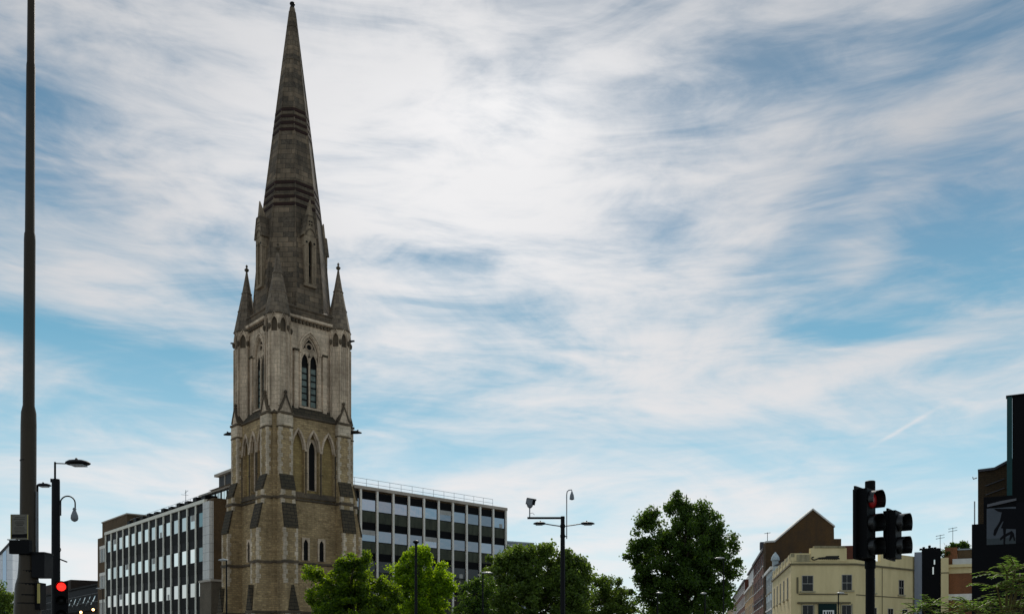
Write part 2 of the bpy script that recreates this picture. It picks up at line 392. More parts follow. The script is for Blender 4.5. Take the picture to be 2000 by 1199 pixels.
for k in range(4):
    tr = MB(); tr.T = side(k); y = -HB+.16
    tr.box(-.065,.065,y-.1,y+.06,23.2,27.6)
    for s in (-1, 1):
        L, Rt = parch(min(s*.06,s*.78), max(s*.06,s*.78), 27.15, 27.98)
        tr.tube([(x,y,z) for x,z in L+Rt], .065, 6)
        tr.box(s*.81-.04, s*.81+.04, y-.08, y+.05, 23.2, 27.3)
    tr.tube([(.30*math.cos(t*PI/8), y, 28.55+.30*math.sin(t*PI/8)) for t in range(16)], .085, 6, 0, True)
    L, Rt = parch(-.76,.76,27.7,29.3); tr.tube([(x,y,z) for x,z in L+Rt], .08, 6)
    for s in (-1, 1): tr.exy([(s*.08,27.7),(s*.30,27.95),(s*.62,27.75),(s*.70,28.1),(s*.42,28.45),(s*.20,28.25),(0,28.2)], y-.03, y+.03)
    to = tr.build('belfry_window', M['ashlar'], TW)
    gl = MB(); gl.T = side(k); yb = -HB+.27
    L, Rt = parch(-.86,.86,27.7,29.45)
    gl.exy([(-.86,26.75)]+L+Rt+[(.86,26.75)], yb-.014, yb+.01, 1)
    gl.exy([(-.86,23.2),(.86,23.2),(.86,26.75),(-.86,26.75)], yb-.010, yb+.012, 0)
    for i in range(7): z = 23.25+i*.585; gl.box(-.76,.76,yb-.06,yb-.015,z-.055,z+.055,2)
    for x in (-.78,-.12,.12,.78): gl.box(x-.07,x+.07,yb-.06,yb-.016,23.2,27.2,2)
    gl.build('pane', [M['leaded'], M['void'], M['iron']], to)
# cornice
b = MB()
for k in range(4):
    b.T = side(k)
    for i in range(13): x = -2.1+i*.35; b.box(x-.09,x+.09,-HB-.22,-HB+.05,30.38,30.66,0)
b.T = Matrix(); b.sq([(HB+.08,30.64),(HB+.34,30.72),(HB+.34,30.95),(HB+.1,31.05)], 1, False)
b.sq([(HB+.02,31.0),(HB+.16,31.12),(HB+.16,31.55),(HB+.26,31.6),(HB+.26,31.7),(HB-.25,32.0)], 2)
b.build('cornice', [M['mould'], M['ashlar'], M['spire']], TW)
# turrets
for k in range(4):
    a = R(-135)+k*PI/2; c = (4.25*math.cos(a), 4.25*math.sin(a)); rt = 1.06
    b = MB(); b.ngon([(rt-.02,22.05),(rt-.02,22.6),(rt,22.7),(rt,29.0)], 8, 0, c); b.ngon([(rt-.16,29.0),(rt-.16,30.6)], 8, 1, c)
    fl = 2*(rt+.03)*math.sin(PI/8); ap = (rt+.03)*math.cos(PI/8)
    for i in range(8):
        T = Matrix.Translation((c[0], c[1], 0)) @ Matrix.Rotation(i*PI/4, 4, 'Z'); b.T = T
        arched_bay(b, -fl/2, fl/2, 29.0, 30.55, -.27, .27, 29.0, 29.65, 30.25, -ap, .15)
        L, Rt = parch(-.37,.37,29.6,30.62); b.tube([(x,-ap-.03,z) for x,z in L+Rt], .06, 6)
        b.tube([(-fl/2,-ap-.01,22.6),(-fl/2,-ap-.01,29.0)], .085, 6)
        b.lathe([(.03,29.12),(.13,29.28),(.15,29.5),(.08,29.62)], (-fl/2,-ap-.05,0), 7, 1)
        if i % 2 == 0: b.box(-.05,.05,-ap-.01,-ap+.1,22.7,29.0)
    b.T = Matrix(); b.ngon([(rt+.1,30.5),(rt+.14,30.58),(rt+.05,30.68)], 8, 1, c)
    to = b.build('turret', [M['ashlar'], M['mould']], TW)
    p = MB(); p.ngon([(rt+.08,30.62),(rt+.02,30.9),(.75,32.6),(.38,34.5),(.10,36.1)], 8, 0, c)
    for zc, rr in ((32.5,.79),(34.2,.46)): p.ngon([(rr,zc),(rr+.03,zc+.05),(rr-.01,zc+.12)], 8, 0, c)
    po = p.build('pinnacle', M['pinn'], to)
    f = MB(); f.lathe([(.09,36.0),(.11,36.15),(.06,36.25),(.20,36.42),(.22,36.5),(.10,36.62),(.05,36.7),(.12,36.8),(.03,36.95)], (c[0],c[1],0), 8)
    f.build('finial', M['mould'], to)
    if k != 0:
        s = MB(); s.T = Matrix.Rotation(a, 4, 'Z'); s.tube([(5.2,0,29.75),(5.75,0,29.8)], [.12,.07], 6); s.build('gargoyle', M['iron'], TW)
# spire
def srad(z):
    P = [(31.4,3.46),(33.4,3.36),(37.0,3.06),(42.0,2.50),(60.3,.24),(60.7,.2)]
    for (a, ra), (b_, rb) in zip(P, P[1:]):
        if a <= z <= b_: return ra+(rb-ra)*(z-a)/(b_-a)
    return P[-1][1]
b = MB(); b.ngon([(srad(z), z) for z in (31.4,33.4,37,42,50,60.3)], 8)
for k in range(8):      # roll on each arris
    a = PI/8+k*PI/4
    b.tube([(srad(z)*math.cos(a), srad(z)*math.sin(a), z) for z in (31.6,33.4,37,42,50,60)], [.09,.09,.08,.07,.06,.04], 5)
so = b.build('spire', M['spire'], TW)
for z in (48.35,48.98,49.62,50.28,41.25,41.95,42.65,43.3):
    r_ = srad(z); d = MB(); d.ngon([(r_-.03,z-.16),(r_+.075,z-.12),(r_+.06,z+.10),(r_-.03,z+.15)], 8, 0, (0,0), None, False); d.build('band', M['band'], so)
    d = MB(); r_ = srad(z+.2); d.ngon([(r_-.02,z+.13),(r_+.05,z+.17),(r_+.04,z+.26),(r_-.03,z+.3)], 8, 0, (0,0), None, False); d.build('moulding', M['mould'], so)
for z in (55.2, 58.5):
    r_ = srad(z); d = MB(); d.ngon([(r_-.01,z-.08),(r_+.05,z-.03),(r_+.04,z+.06),(r_-.02,z+.1)], 8, 0, (0,0), None, False); d.build('moulding', M['mould'], so)
d = MB(); d.ngon([(.20,60.2),(.23,60.35),(.17,60.5),(.25,60.68),(.22,60.8),(.06,60.9)], 8); d.build('cap', M['iron'], so)
for k in range(4):
    b = MB(); b.T = side(k); y = -3.27
    for s in (-1, 1):
        x0, x1 = (s*.17, s*.52) if s > 0 else (s*.52, s*.17)
        b.box(x0, x1, y, -2.2, 34.1, 37.5); b.tube([(s*.52,y,34.2),(s*.52,y,37.4)], .06, 6); b.tube([(s*.21,y,34.2),(s*.21,y,37.4)], .05, 6)
        b.box(x0-.04, x1+.04, y-.05, -2.2, 35.75, 35.85)
    b.box(-.20,.20,y+.28,-2.2,34.0,37.6,1); b.box(-.6,.6,y-.06,-2.4,33.85,34.1)
    arched_bay(b,-.58,.58,37.45,38.4,-.20,.20,37.45,37.6,37.95,y-.03,.9)
    for s in (-1, 1):
        b.lathe([(.10,-.02),(.10,.02)], (s*.38,y-.035,37.75), 8, 1, (0,1,0))
    b.exy([(-.66,38.35),(.66,38.35),(.30,40.1),(-.30,40.1)], y-.05, -1.9)
    b.loft([[(-.24,y-.02,40.2),(.24,y-.02,40.2),(.24,y+.6,40.2),(-.24,y+.6,40.2)],[(-.03,y+.02,41.6),(.03,y+.02,41.6),(.03,y+.1,41.6),(-.03,y+.1,41.6)]])
    b.box(-.34,.34,y-.10,-2.0,40.08,40.2,2)
    for s in (-1, 1):
        X = lambda x: s*x
        b.exy([(X(.60),38.3),(X(.76),38.3),(X(.36),40.15),(X(.27),40.15)], y-.12, -1.85, 2)
        for zc in (39.35, 39.62): b.lathe([(.075,-.02),(.075,.02)], (s*.11,y-.055,zc), 8, 1, (0,1,0))
    L, Rt = parch(-.45,.45,38.35,39.0); b.tube([(x,y-.07,z) for x,z in L+Rt], .05, 6, 2)
    b.build('lucarne', [M['dormer'], M['void'], M['spire']], TW)

# ================================================================== offices
def glass(name, col, rough, metal=1.0):
    m = mat(name, col, rough, metal, .5); t = m.node_tree; b = t.nodes['Principled BSDF']
    ob = N(t, 'ShaderNodeTexCoord').outputs['Object']
    rv = N(t, 'ShaderNodeObjectInfo').outputs['Random']; t.links.new(mixn(t, rv, tuple(x*.62 for x in col), tuple(min(1,x*1.2) for x in col)), b.inputs['Base Color'])
    bp = N(t, 'ShaderNodeBump'); bp.inputs['Strength'].default_value = .16; bp.inputs['Distance'].default_value = .1
    t.links.new(noise(t, ob, .8, 2), bp.inputs['Height']); t.links.new(bp.outputs[0], b.inputs['Normal']); return m
M['pane_a'] = glass('office glass', (.33,.325,.36), .03); M['pane_b'] = glass('office glass dim', (.28,.30,.34), .04); M['pane_c'] = glass('office glass dark', (.016,.017,.02), .12, .3)
M['pane_l'] = glass('office glass pale', (.78,.77,.73), .06); M['pane_l2'] = glass('office glass pale dim', (.66,.66,.63), .06)
M['pane_t'] = glass('office glass teal', (.10,.17,.18), .08)
M['frame'] = mat('dark window frame', (.006,.006,.007), .6, 0, .1)
M['dkfill'] = grimy('dark window fill', (.005,.005,.006), .5, 0, .4, None, 1.2, (1,1,.3), .05)
M['spandrel_g'] = grimy('green spandrel', (.060,.066,.042), .5, 0, .8, (.010,.011,.008), 1.5, (1,1,.25), .15)
M['spandrel_k'] = grimy('charcoal spandrel', (.010,.0095,.009), .6, 0, .5, None, 1.2, (1,1,.3), .05)
M['mullion'] = grimy('pale concrete mullion', (.80,.76,.68), .7, 0, .35, (.32,.29,.25))
M['mullion_l'] = grimy('cream mullion', (.82,.78,.66), .7, 0, .25, (.38,.35,.28))
M['fascia'] = grimy('stained fascia', (.46,.40,.33), .75, 0, .6, (.22,.19,.15), 1.6, (.4,.4,1.5))
M['tile'] = masonry('pale wall tile', (.56,.54,.50), (.50,.485,.45), (.22,.21,.19), 1.9, .88, .02, 0, None, (.3,.28,.25), .3, .3, .5, .1, 0)
M['brown_brick'] = masonry('brown brick', (.12,.070,.030), (.085,.050,.022), (.085,.066,.044), .225, .075, .01, 0, None, (.04,.028,.016), .5, .3)
M['brown_brick2'] = masonry('drab brick', (.16,.125,.085), (.11,.085,.06), (.13,.11,.085), .225, .075, .01, 0, None, (.06,.05,.035), .5, .3)
M['steel'] = mat('galvanised rail', (.30,.33,.34), .5, .5); M['roofing'] = grimy('roof felt', (.08,.08,.08), .9)
M['blind'] = grimy('office blind', (.42,.41,.38), .7, 0, .4)
def office(root, L, x0, bays, roof, floors, top_glass, gh, dh, pitch, depth, mm, pm, spm, mull, mw, mp, fas):
    # body
    b = MB(); b.box(0, L, .12, depth, 0, roof-.02); b.box(-.15, L+.15, -mp-.06, depth+.1, roof-.36, roof, 1); b.box(.2, L-.2, .3, depth-.2, roof, roof+.05, 2)
    b.build('wall', [M['brown_brick'], fas, M['roofing']], root)
    bw = (L-x0*1.0)/bays if False else (L/bays)
    mu = MB(); mu.box(-mw/2, mw/2, -mp, .12, 0, roof-.37)
    first = mu.build('mullion', mull, root)
    for i in range(1, bays+1): copy_part(first, root, (i*bw, 0, 0))
    sp = MB(); sp.box(0, L, -.03, .119, -(pitch-gh-dh)/2, (pitch-gh-dh)/2); spo = None
    gz = mw/2
    fr = MB()                                   # frame, dark band above the pane
    fr.box(gz, bw-gz, .0, .118, gh, gh+dh, 1)
    for (a, c) in ((gz, gz+.06), (bw-gz-.06, bw-gz)): fr.box(a, c, -.05, .117, 0, gh)
    fr.box(gz+.06, bw-gz-.06, -.045, .116, -.06, .03); fr.box(gz+.06, bw-gz-.06, -.045, .116, gh-.05, gh+.02)
    bl = MB(); bl.box(bw*.42 if x0 else gz+.07, bw-gz-.07, -.041, -.036, gh*.55, gh-.06); bl2 = MB(); bl2.box(bw*.5, bw*.74, -.041, -.036, .05, gh*.42)
    blo = []
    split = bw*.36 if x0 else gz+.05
    if x0: fr.box(gz+.061, split-.0, -.040, .116, .031, gh-.051, 1)  # dark strip down the left side of the pane
    pn = MB(); pn.box(split, bw-gz-.05, -.035, .07, .03, gh-.05)
    proto = {}
    for f in range(floors):
        zb = top_glass-gh-f*pitch
        if zb < 0: break
        c = zb-(pitch-gh-dh)/2
        if spo is None: spo = sp.build('spandrel', spm, root); spo.location = (0, 0, c)
        else: copy_part(spo, root, (0, 0, c))
        for i in range(bays):
            m = pm(f, i)
            if m.name not in proto:
                w_ = fr.build('window', [M['frame'], M['dkfill']], root); w_.location = (i*bw, 0, zb); pn.build('pane', m, w_); proto[m.name] = w_
            else: copy_part(proto[m.name], root, (i*bw, 0, zb))
            if (i*37+f*53+bays) % 11 in (2, 7):
                k = (i+f) % 2
                if len(blo) < 2: q = (bl, bl2)[len(blo)].build('blind', M['blind'], root); q.location = (i*bw, 0, zb); blo.append(q)
                else: copy_part(blo[k], root, (i*bw, 0, zb))
# right-hand office: its facade runs away to the right
RO = thing('office_building', 'five storey dark green office block with white concrete mullions behind the trees', 'office building', (ax(670,99.3), 99.3, 0), R(44.2))
Lr = 28.2 - .0
# line: from px 670 to px 987
p0 = Vector((ax(670,99.3), 99.3)); d_ = Vector((math.cos(R(44.2)), math.sin(R(44.2))))
k_ = (987-1000)/F; Lr = (k_*p0.y-p0.x)/(d_.x-k_*d_.y)
bays_r = round(Lr/2.17)
office(RO, Lr, 0, bays_r, 20.15, 6, 18.75, 1.32, .85, 3.45, 14, None, lambda f, i: (M['pane_a'], M['pane_a'], M['pane_c'], M['pane_c'], M['pane_c'], M['pane_c'])[f] if (i*7+f*3) % 5 else (M['pane_b'] if f < 2 else M['pane_c']), M['spandrel_g'], M['mullion'], .25, .20, M['fascia'])  # lower rows: dark reflections of trees and buildings put into the glass colour
rl = MB()
for z in (.55, 1.05): rl.tube([(.4,.8,20.15+z),(Lr-1.5,.8,20.15+z)], .022, 5)
for i in range(15): x = .4+i*(Lr-1.9)/14; rl.tube([(x,.8,20.1),(x,.8,21.22)], .022, 5)
rl.build('roof_railing', M['steel'], RO)
# left-hand office: its facade runs away to the left
th = R(-49.7); dL = Vector((math.cos(th), math.sin(th)))
near = Vector((ax(401, 91), 91)); far = near - dL*33.4
LO = thing('office_building', 'four storey office with cream mullions and pale reflecting windows left of the tower', 'office building', (far.x, far.y, 0), th)
def lpm(f, i):
    if i == 13: return M['pane_t'] if f < 2 else M['pane_l2']
    return M['pane_l'] if (i*5+f*3) % 4 else M['pane_l2']
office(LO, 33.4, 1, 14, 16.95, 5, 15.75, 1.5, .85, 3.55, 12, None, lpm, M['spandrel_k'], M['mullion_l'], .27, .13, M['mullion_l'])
b = MB(); b.box(33.58, 35.3, -.34, 0.10, 0, 16.55); b.build('tiled_pier', M['tile'], LO)
b = MB(); b.box(33.43, 35.26, .125, 12, 0, 16.9); b.build('end_wall', M['brown_brick'], LO)
b = MB(); b.box(35.3, 38.2, -1.3, 9, 0, 8.3); b.box(35.2, 38.3, -1.4, 9.1, 8.3, 8.5, 1); b.build('annexe', [M['brown_brick2'], M['fascia']], LO)
b = MB()
for i in range(11):
    x = 8.5+i*2.39; b.box(x, x+.95, .0, 1.3, 16.95, 17.42+.08*(i % 2), 1)
for z in (.45,.8): b.tube([(8,.5,16.95+z),(33,.5,16.95+z)], .018, 5)
for i in range(12): b.tube([(8.2+i*2.2,.5,16.9),(8.2+i*2.2,.5,17.75)], .018, 5)
b.build('roof_vents', [M['steel'], M['frame']], LO)
b = MB(); b.tube([(22.6,2,16.95),(22.6,2,19.6)], .035, 6); b.tube([(22.3,2,19.3),(23.3,2,19.45)], .025, 5); b.tube([(22.3,1.6,19.1),(22.3,2.4,19.1)], .02, 5); b.build('aerial', M['steel'], LO)
# penthouse on that roof
b = MB(); b.box(27.2,36.3,2.1,11,16.95,18.2); b.box(26.9,36.5,1.8,11.3,18.2,18.4,1); b.box(31.0,36.2,2.4,11,18.4,19.85); b.box(30.7,36.5,2.0,11.3,19.85,20.1,1); b.box(32.6,32.75,2.3,2.41,18.4,19.85,1); b.exx([(1.5,18.4),(2.4,18.4),(2.4,18.75)], 30.4, 36.2, 1)
b.build('penthouse', [M['roofing'], M['fascia']], LO)
fr = MB(); fr.box(0,1.3,-.06,.0,0,1.0); f0 = None
for i in range(5):
    if f0 is None:
        f0 = fr.build('window', M['frame'], LO); f0.location = (28.0+i*1.55,2.1,17.1)
        pp = MB(); pp.box(.08,.60,-.08,-.062,.08,.92); pp.box(.7,1.22,-.08,-.062,.08,.92); pp.build('pane', M['pane_l'], f0)
    else: copy_part(f0, LO, (28.0+i*1.55,2.1,17.1))
b = MB(); b.tube([(34.8,2.6,20.1),(34.8,2.6,21.6)], .05, 6); b.build('flue', M['steel'], LO)
# brick stair block at its far end
SB = thing('brick_stair_block', 'plain brown brick block with narrow windows at far end of the cream office', 'building', (far.x, far.y, 0), th)
b = MB(); b.box(-4.9,5.6,.9,9,0,18.75); b.box(-5.0,5.7,.8,9.1,18.75,18.9,1); b.box(-4.85,-.35,.3,.9,0,16.6); b.build('wall', [M['brown_brick'], M['fascia']], SB)
for z in (13.3, 9.75, 6.2, 2.6):
    f = MB(); f.box(-3.7,-1.0,.2,.31,z+1.75,z+2.15); f.box(-3.6,-3.3,.22,.31,z,z+1.75); f.box(-1.3,-1.0,.22,.31,z,z+1.75); fo = f.build('window', M['mullion'], SB)
    p = MB(); p.box(-3.3,-1.3,.27,.303,z,z+1.75); p.box(-2.7,-2.55,.23,.302,z,z+1.75,1); p.box(-2.0,-1.85,.23,.302,z,z+1.75,1); p.build('pane', [M['pane_c'], M['mullion']], fo)
# far grey-blue building behind the right office
M['zinc'] = masonry('zinc cladding', (.27,.30,.34), (.23,.26,.30), (.16,.18,.2), .9, 6, .03, 0, None, (.17,.19,.22), .3, .3, .5, .1)
GB = thing('grey_building', 'distant low grey clad building seen above the plane tree', 'building', (ax(960,170), 170, 0), R(30))
b = MB(); b.box(0,9.2,0,10,0,22.3); b.box(-.2,9.4,-.2,10.2,22.3,22.6,1); b.box(2.2,3.6,2,4,22.6,23.2,1); b.build('wall', [M['zinc'], M['steel']], GB)
f0 = None
for i in range(4):
    for j in range(5):
        f = MB(); f.box(0,1.5,-.06,.02,0,1.8)
        if f0 is None: f0 = f.build('window', M['frame'], GB); f0.location = (.7+i*2.2,0,4+j*3.5); q = MB(); q.box(.1,1.4,-.08,-.062,.1,1.7); q.build('pane', M['pane_b'], f0)
        else: copy_part(f0, GB, (.7+i*2.2,0,4+j*3.5))

# ---- far left: two towers and the dark railway viaduct
M['clad_w'] = masonry('white cladding', (.66,.68,.70), (.60,.62,.65), (.35,.37,.4), 3, 3.2, .05, 0, None, (.4,.42,.45), .2, .2, .5, .05, 0)
M['teal_glass'] = glass('teal curtain glass', (.20,.33,.38), .1); M['blue_glass'] = glass('blue grey glass', (.30,.36,.44), .1)
T1 = thing('tower_block', 'distant white clad tower block with dark vertical window strips and sloping roof', 'tower block', (ax(-45,300), 300, 0), R(8))
Wt = (20+45)*300/F
b = MB(); b.exy([(0,0),(Wt,0),(Wt,zz(1055,300)),(Wt*.68,zz(1082,300)),(0,zz(1100,300))], 0, 14); b.exy([(-.3,zz(1100,300)),(Wt*.68,zz(1082,300)),(Wt+.2,zz(1055,300)),(Wt+.2,zz(1055,300)+.9),(Wt*.66,zz(1082,300)+.9),(-.3,zz(1100,300)+.9)], -.4, 14.3, 1)
b.build('wall', [M['clad_w'], M['roofing']], T1)
for i in range(4):
    f = MB(); f.box(Wt*(.1+.21*i), Wt*(.1+.21*i)+1.1, -.15, .01, 3, zz(1104-10*i,300)); f.build('window_strip', M['blue_glass'], T1)
T2 = thing('tower_block', 'distant teal glass tower block with stepped white balconies behind the big mast', 'tower block', (ax(20,330), 330, 0), R(6))
Wt = 28*330/F; zt = zz(1098,330)
b = MB(); b.box(0,Wt,0,10,0,zt); b.box(Wt*.2,Wt,2,10,zt,zz(1086,330)); b.build('wall', M['teal_glass'], T2)
for i in range(9):
    f = MB(); z = zt-1.2-i*3.3; f.box(-.3,Wt*(.65 if i < 4 else .35),-.8,.01,z,z+.45); f.box(-.3,-.15,-.8,-.05,z,z+1.3); f.build('balcony', M['clad_w'], T2)
for i in range(3):
    f = MB(); f.box(Wt*(.3+.25*i),Wt*(.3+.25*i)+.3,-.1,.01,2,zt-2); f.build('fin', M['clad_w'], T2)
M['sooty'] = masonry('sooty brick', (.035,.020,.013), (.022,.013,.009), (.03,.022,.018), .225, .075, .01, 0, None, (.015,.012,.01), .5, .3)
M['dkmetal'] = grimy('dark girder', (.010,.008,.007), .7, 0, .35, None, 1.2, (1,1,.3), .08); M['dkrail'] = mat('dark railing', (.05,.048,.045), .6)
VP_ = thing('railway_viaduct', 'dark low railway viaduct with angled glazing running behind the signal pole', 'viaduct', (-96.2, 179.2, 0), R(-51))
b = MB(); Lv = 57
b.box(0,Lv,0,8,0,8.0); b.box(-.2,Lv+.2,-.5,8.3,8.0,8.35,1); b.exx([(-.3,8.35),(3,8.35),(3,12.2),(1.2,12.2)], 0, Lv, 1); b.box(0,Lv,1.0,8,12.2,12.5,1); b.box(6,27,1.2,7,12.5,14.2)
b.build('wall', [M['sooty'], M['dkmetal']], VP_)
b = MB(); b.tube([(0,-.45,10.3),(Lv,-.45,10.6)], .07, 5); b.tube([(0,-.45,9.2),(Lv,-.45,9.3)], .05, 5)
for i in range(29): b.tube([(i*2,-.45,8.3),(i*2,-.45,10.6)], .05, 5)
b.build('railing', M['dkrail'], VP_)
for i in range(7):
    f = MB(); x = 30+i*3.1; f.add([(x,-.42+.35,8.75+.15*i % .4),(x+.35,-.4+.35,8.7),(x+1.2,.38,10.4),(x+.8,.38,10.4)], [(0,1,2,3)]); f.build('glazing', M['pane_l2'], VP_)
M['lamp'] = mat('warm lamp', (1,.7,.4)); M['lamp'].node_tree.nodes['Principled BSDF'].inputs['Emission Color'].default_value = (1,.55,.22,1); M['lamp'].node_tree.nodes['Principled BSDF'].inputs['Emission Strength'].default_value = 4
for px, py in ((158,1195),(182,1190)):
    v = VP_.matrix_world
    f = MB(); f.lathe([(.02,-.2),(.18,-.12),(.2,.05),(.1,.2)], (0,0,0), 8); o = f.build('bulkhead_lamp', M['lamp'], VP_)
    P = Matrix.Translation((-96.2,179.2,0)) @ Matrix.Rotation(R(-51),4,'Z'); o.location = P.inverted() @ at(px, py, 139)

# ================================================================== corner building and street, right
M['cream'] = grimy('cream stucco', (.70,.575,.315), .85, 0, .6, (.44,.345,.165), .5, (1,1,.25), .2)
M['cream_d'] = grimy('weathered cream', (.38,.33,.20), .85, 0, .85, (.11,.095,.05), 1.6, (1,1,.4), .2)
M['line'] = grimy('dark moulding line', (.15,.125,.07), .8)
M['sill'] = grimy('cream sill', (.40,.35,.22), .8)
M['sash'] = mat('white sash', (.36,.345,.30), .6); M['room'] = mat('house glass', (.016,.016,.017), .15, 0, .18)
M['green_sign'] = mat('dark green sign', (.006,.022,.020), .6, 0, .1); M['signw'] = mat('white board', (.70,.70,.66), .6); M['ink'] = mat('black lettering', (.015,.013,.010), .6)
CB = thing('corner_building', 'cream stucco corner building with stepped parapet and faded script lettering', 'building', (ax(1545,105), 105, 0))
O2 = Vector((ax(1545,105), 105))
A = Vector((0,0)); B_ = Vector((ax(1672,105),105))-O2; D_ = Vector((ax(1787,113),113))-O2; S_ = Vector((ax(1508.5,131),131))-O2
def seg(P, Q):                               # frame: x along P->Q seen from outside, -y outward
    d = (Q-P); a = math.atan2(d.y, d.x); return Matrix.Translation((P.x,P.y,0)) @ Matrix.Rotation(a,4,'Z'), d.length
def swin(root, T, x, z, wd, h, style=2, sill=True, mats=None):
    f = MB(); f.T = T
    f.box(x-.06,x+wd+.06,-.05,.05,z+h,z+h+.06); f.box(x-.06,x,-.05,.05,z,z+h); f.box(x+wd,x+wd+.06,-.05,.05,z,z+h)
    f.box(x,x+wd,-.04,.05,z+h*.48-.03,z+h*.48+.03)
    if style >= 2: f.box(x+wd/2-.018,x+wd/2+.018,-.035,.05,z+(h*.48+.03 if style == 3 else 0),z+(h if style==3 else h*.48-.03)); f.box(x+wd/2-.018,x+wd/2+.018,-.0351,.05,z+h*.48+.03,z+h)
    if sill: f.box(x-.28,x+wd+.28,-.2,.04,z-.2,z-.03,1)
    fo = f.build('window', [M['sash'], M['sill']] if not mats else mats, root)
    p = MB(); p.T = T; p.box(x,x+wd,-.018,.04,z,z+h); p.build('pane', M['room'], fo)
core = MB(); TA, LA = seg(A, B_); TB, LB = seg(B_, D_); TS, LS = seg(S_, A)
mid = 2.3
back = [S_+Vector((10,-1)), D_+Vector((-5,9))]
core.exz([A, B_, B_+(D_-B_)*.42, D_, D_+Vector((-6,8.5)), S_+Vector((9,-2)), S_], 0, 12.05)
core.exz([(0.0,.0),(B_.x,.0),(B_.x,.5),(.4,.5)][::1], 12.05, 12.1)
core.build('wall', M['cream'], CB)
pa = MB()
pa.T = TA; s = 105/F
def lx(px): return ax(px,105)-O2.x
pa.box(0,lx(1583),0,.45,12.05,13.0); pa.box(lx(1583),lx(1653),-.12,.5,12.05,13.6); pa.box(lx(1590),lx(1650),-.2,.55,13.6,13.85,1); pa.box(lx(1653),LA,.02,.4,12.05,12.3)
pa.box(lx(1556),lx(1581),-.06,.01,12.0,12.85,1)
pa.T = TB; pa.box(.02,LB*.40,.02,.4,12.05,12.35); pa.box(LB*.40,LB-.02,0,.4,12.05,13.45)
pa.T = TS; pa.box(0,LS-.02,.0,.4,12.05,12.55)
for i in range(6): x = 2+i*4.3; pa.box(x,x+1.0,-.05,.42,12.04,13.0)
pa.box(0,LS,-.02,.38,12.55,12.95,1)
pa.build('parapet', [M['cream'], M['cream_d']], CB)
st = MB()
for T, L, z0 in ((TA,LA,11.72),(TB,LB,11.72),(TS,LS,11.72)):
    st.T = T; st.box(-.05,L+.05,-.16,-.0,z0-.1,z0+.1)
st.T = TA; st.box(.9,LA-1.0,-.09,0,8.15,8.28); st.box(.75,lx(1660),-.28,0,7.1,7.3); st.box(.65,.85,-.08,0,8.3,10.2)
st.T = TB; st.box(0,LB,-.05,0,8.1,8.2); st.box(LB*.42,LB*.42+.08,-.05,0,3,11.6)
st.build('string_course', M['line'], CB)
swin(CB, TA, lx(1567), 8.6, 1.22, 1.75, 3); swin(CB, TA, lx(1645), 8.7, 1.08, 1.75, 2)
swin(CB, TA, lx(1567.5), 3.9, 1.2, 3.0, 2, False); swin(CB, TA, lx(1643.5), 3.9, 1.1, 3.0, 2, False)
for x in (2.9, 9.4): swin(CB, TB, x, 8.55, 1.05, 1.75)
for x in (3.2, 6.9, 10.2): swin(CB, TB, x, 4.7, 1.1, 2.0, 2, False)
for i in range(5):
    swin(CB, TS, 3+i*4.8, 7.9, .95, 2.5, 2, True); swin(CB, TS, 3+i*4.8, 3.4, .95, 2.6, 2, True)
pt = MB(); pt.T = TA
for x in (1565,1589,1641.5,1663): pt.box(lx(x),lx(x)+.14,-.12,.0,0,7.1)
pt.build('pilaster', M['sill'], CB)
# faded script on the parapet, drawn as joined strokes
sg = MB(); sg.T = TA
X0 = lx(1584.5); Wl = lx(1638)-X0; zb = 12.05+.10
def zs_(py): return zz(py,105)
cpts = [(1588.2,1087.6),(1585.4,1088.3),(1584.6,1090.5),(1586.5,1092.6),(1590,1093.2),(1593,1092.3),(1596,1090.8),(1599,1090.6),(1601,1091.2)]
sg.tube([(lx(a),-.16,zs_(c)) for a,c in cpts], .075, 6)
x = 1598.0
for i in range(9):
    hgt = 1.6+1.6*i/9; yb = 1091.4-.02*i
    sg.tube([(lx(x),-.16,zs_(yb)),(lx(x+.5),-.16,zs_(yb-hgt*1.25)),(lx(x+2.2),-.16,zs_(yb-hgt*1.35)),(lx(x+2.8),-.16,zs_(yb-hgt*.5)),(lx(x+4.0),-.16,zs_(yb))], .085+.012*i, 6)
    x += 4.15
sg.tube([(lx(1612),-.16,zs_(1086.6)),(lx(1638),-.16,zs_(1086.0))], .07, 6)
sg.tube([(lx(1635),-.16,zs_(1088)),(lx(1638.5),-.16,zs_(1091.3))], .07, 6)
sg.build('script_lettering', M['ink'], CB, False, 'dark faded joined script lettering')
bd = MB(); bd.T = TA; bd.box(lx(1598),lx(1633),-.24,-.002,3.2,7.08); bo = bd.build('sign_panel', M['green_sign'], CB)
wb = MB(); wb.T = TA; wb.box(lx(1605.5),lx(1627.5),-.28,-.241,4.6,zs_(1191)); wb.build('sign_board', M['signw'], bo)
lt = MB(); lt.T = TA
for xx in (1608.6,1614.1,1618.2,1622.3): lt.box(lx(xx)-.07,lx(xx)+.09,-.292,-.281,5.3,zs_(1193.6))
lt.build('lettering', M['ink'], bo)

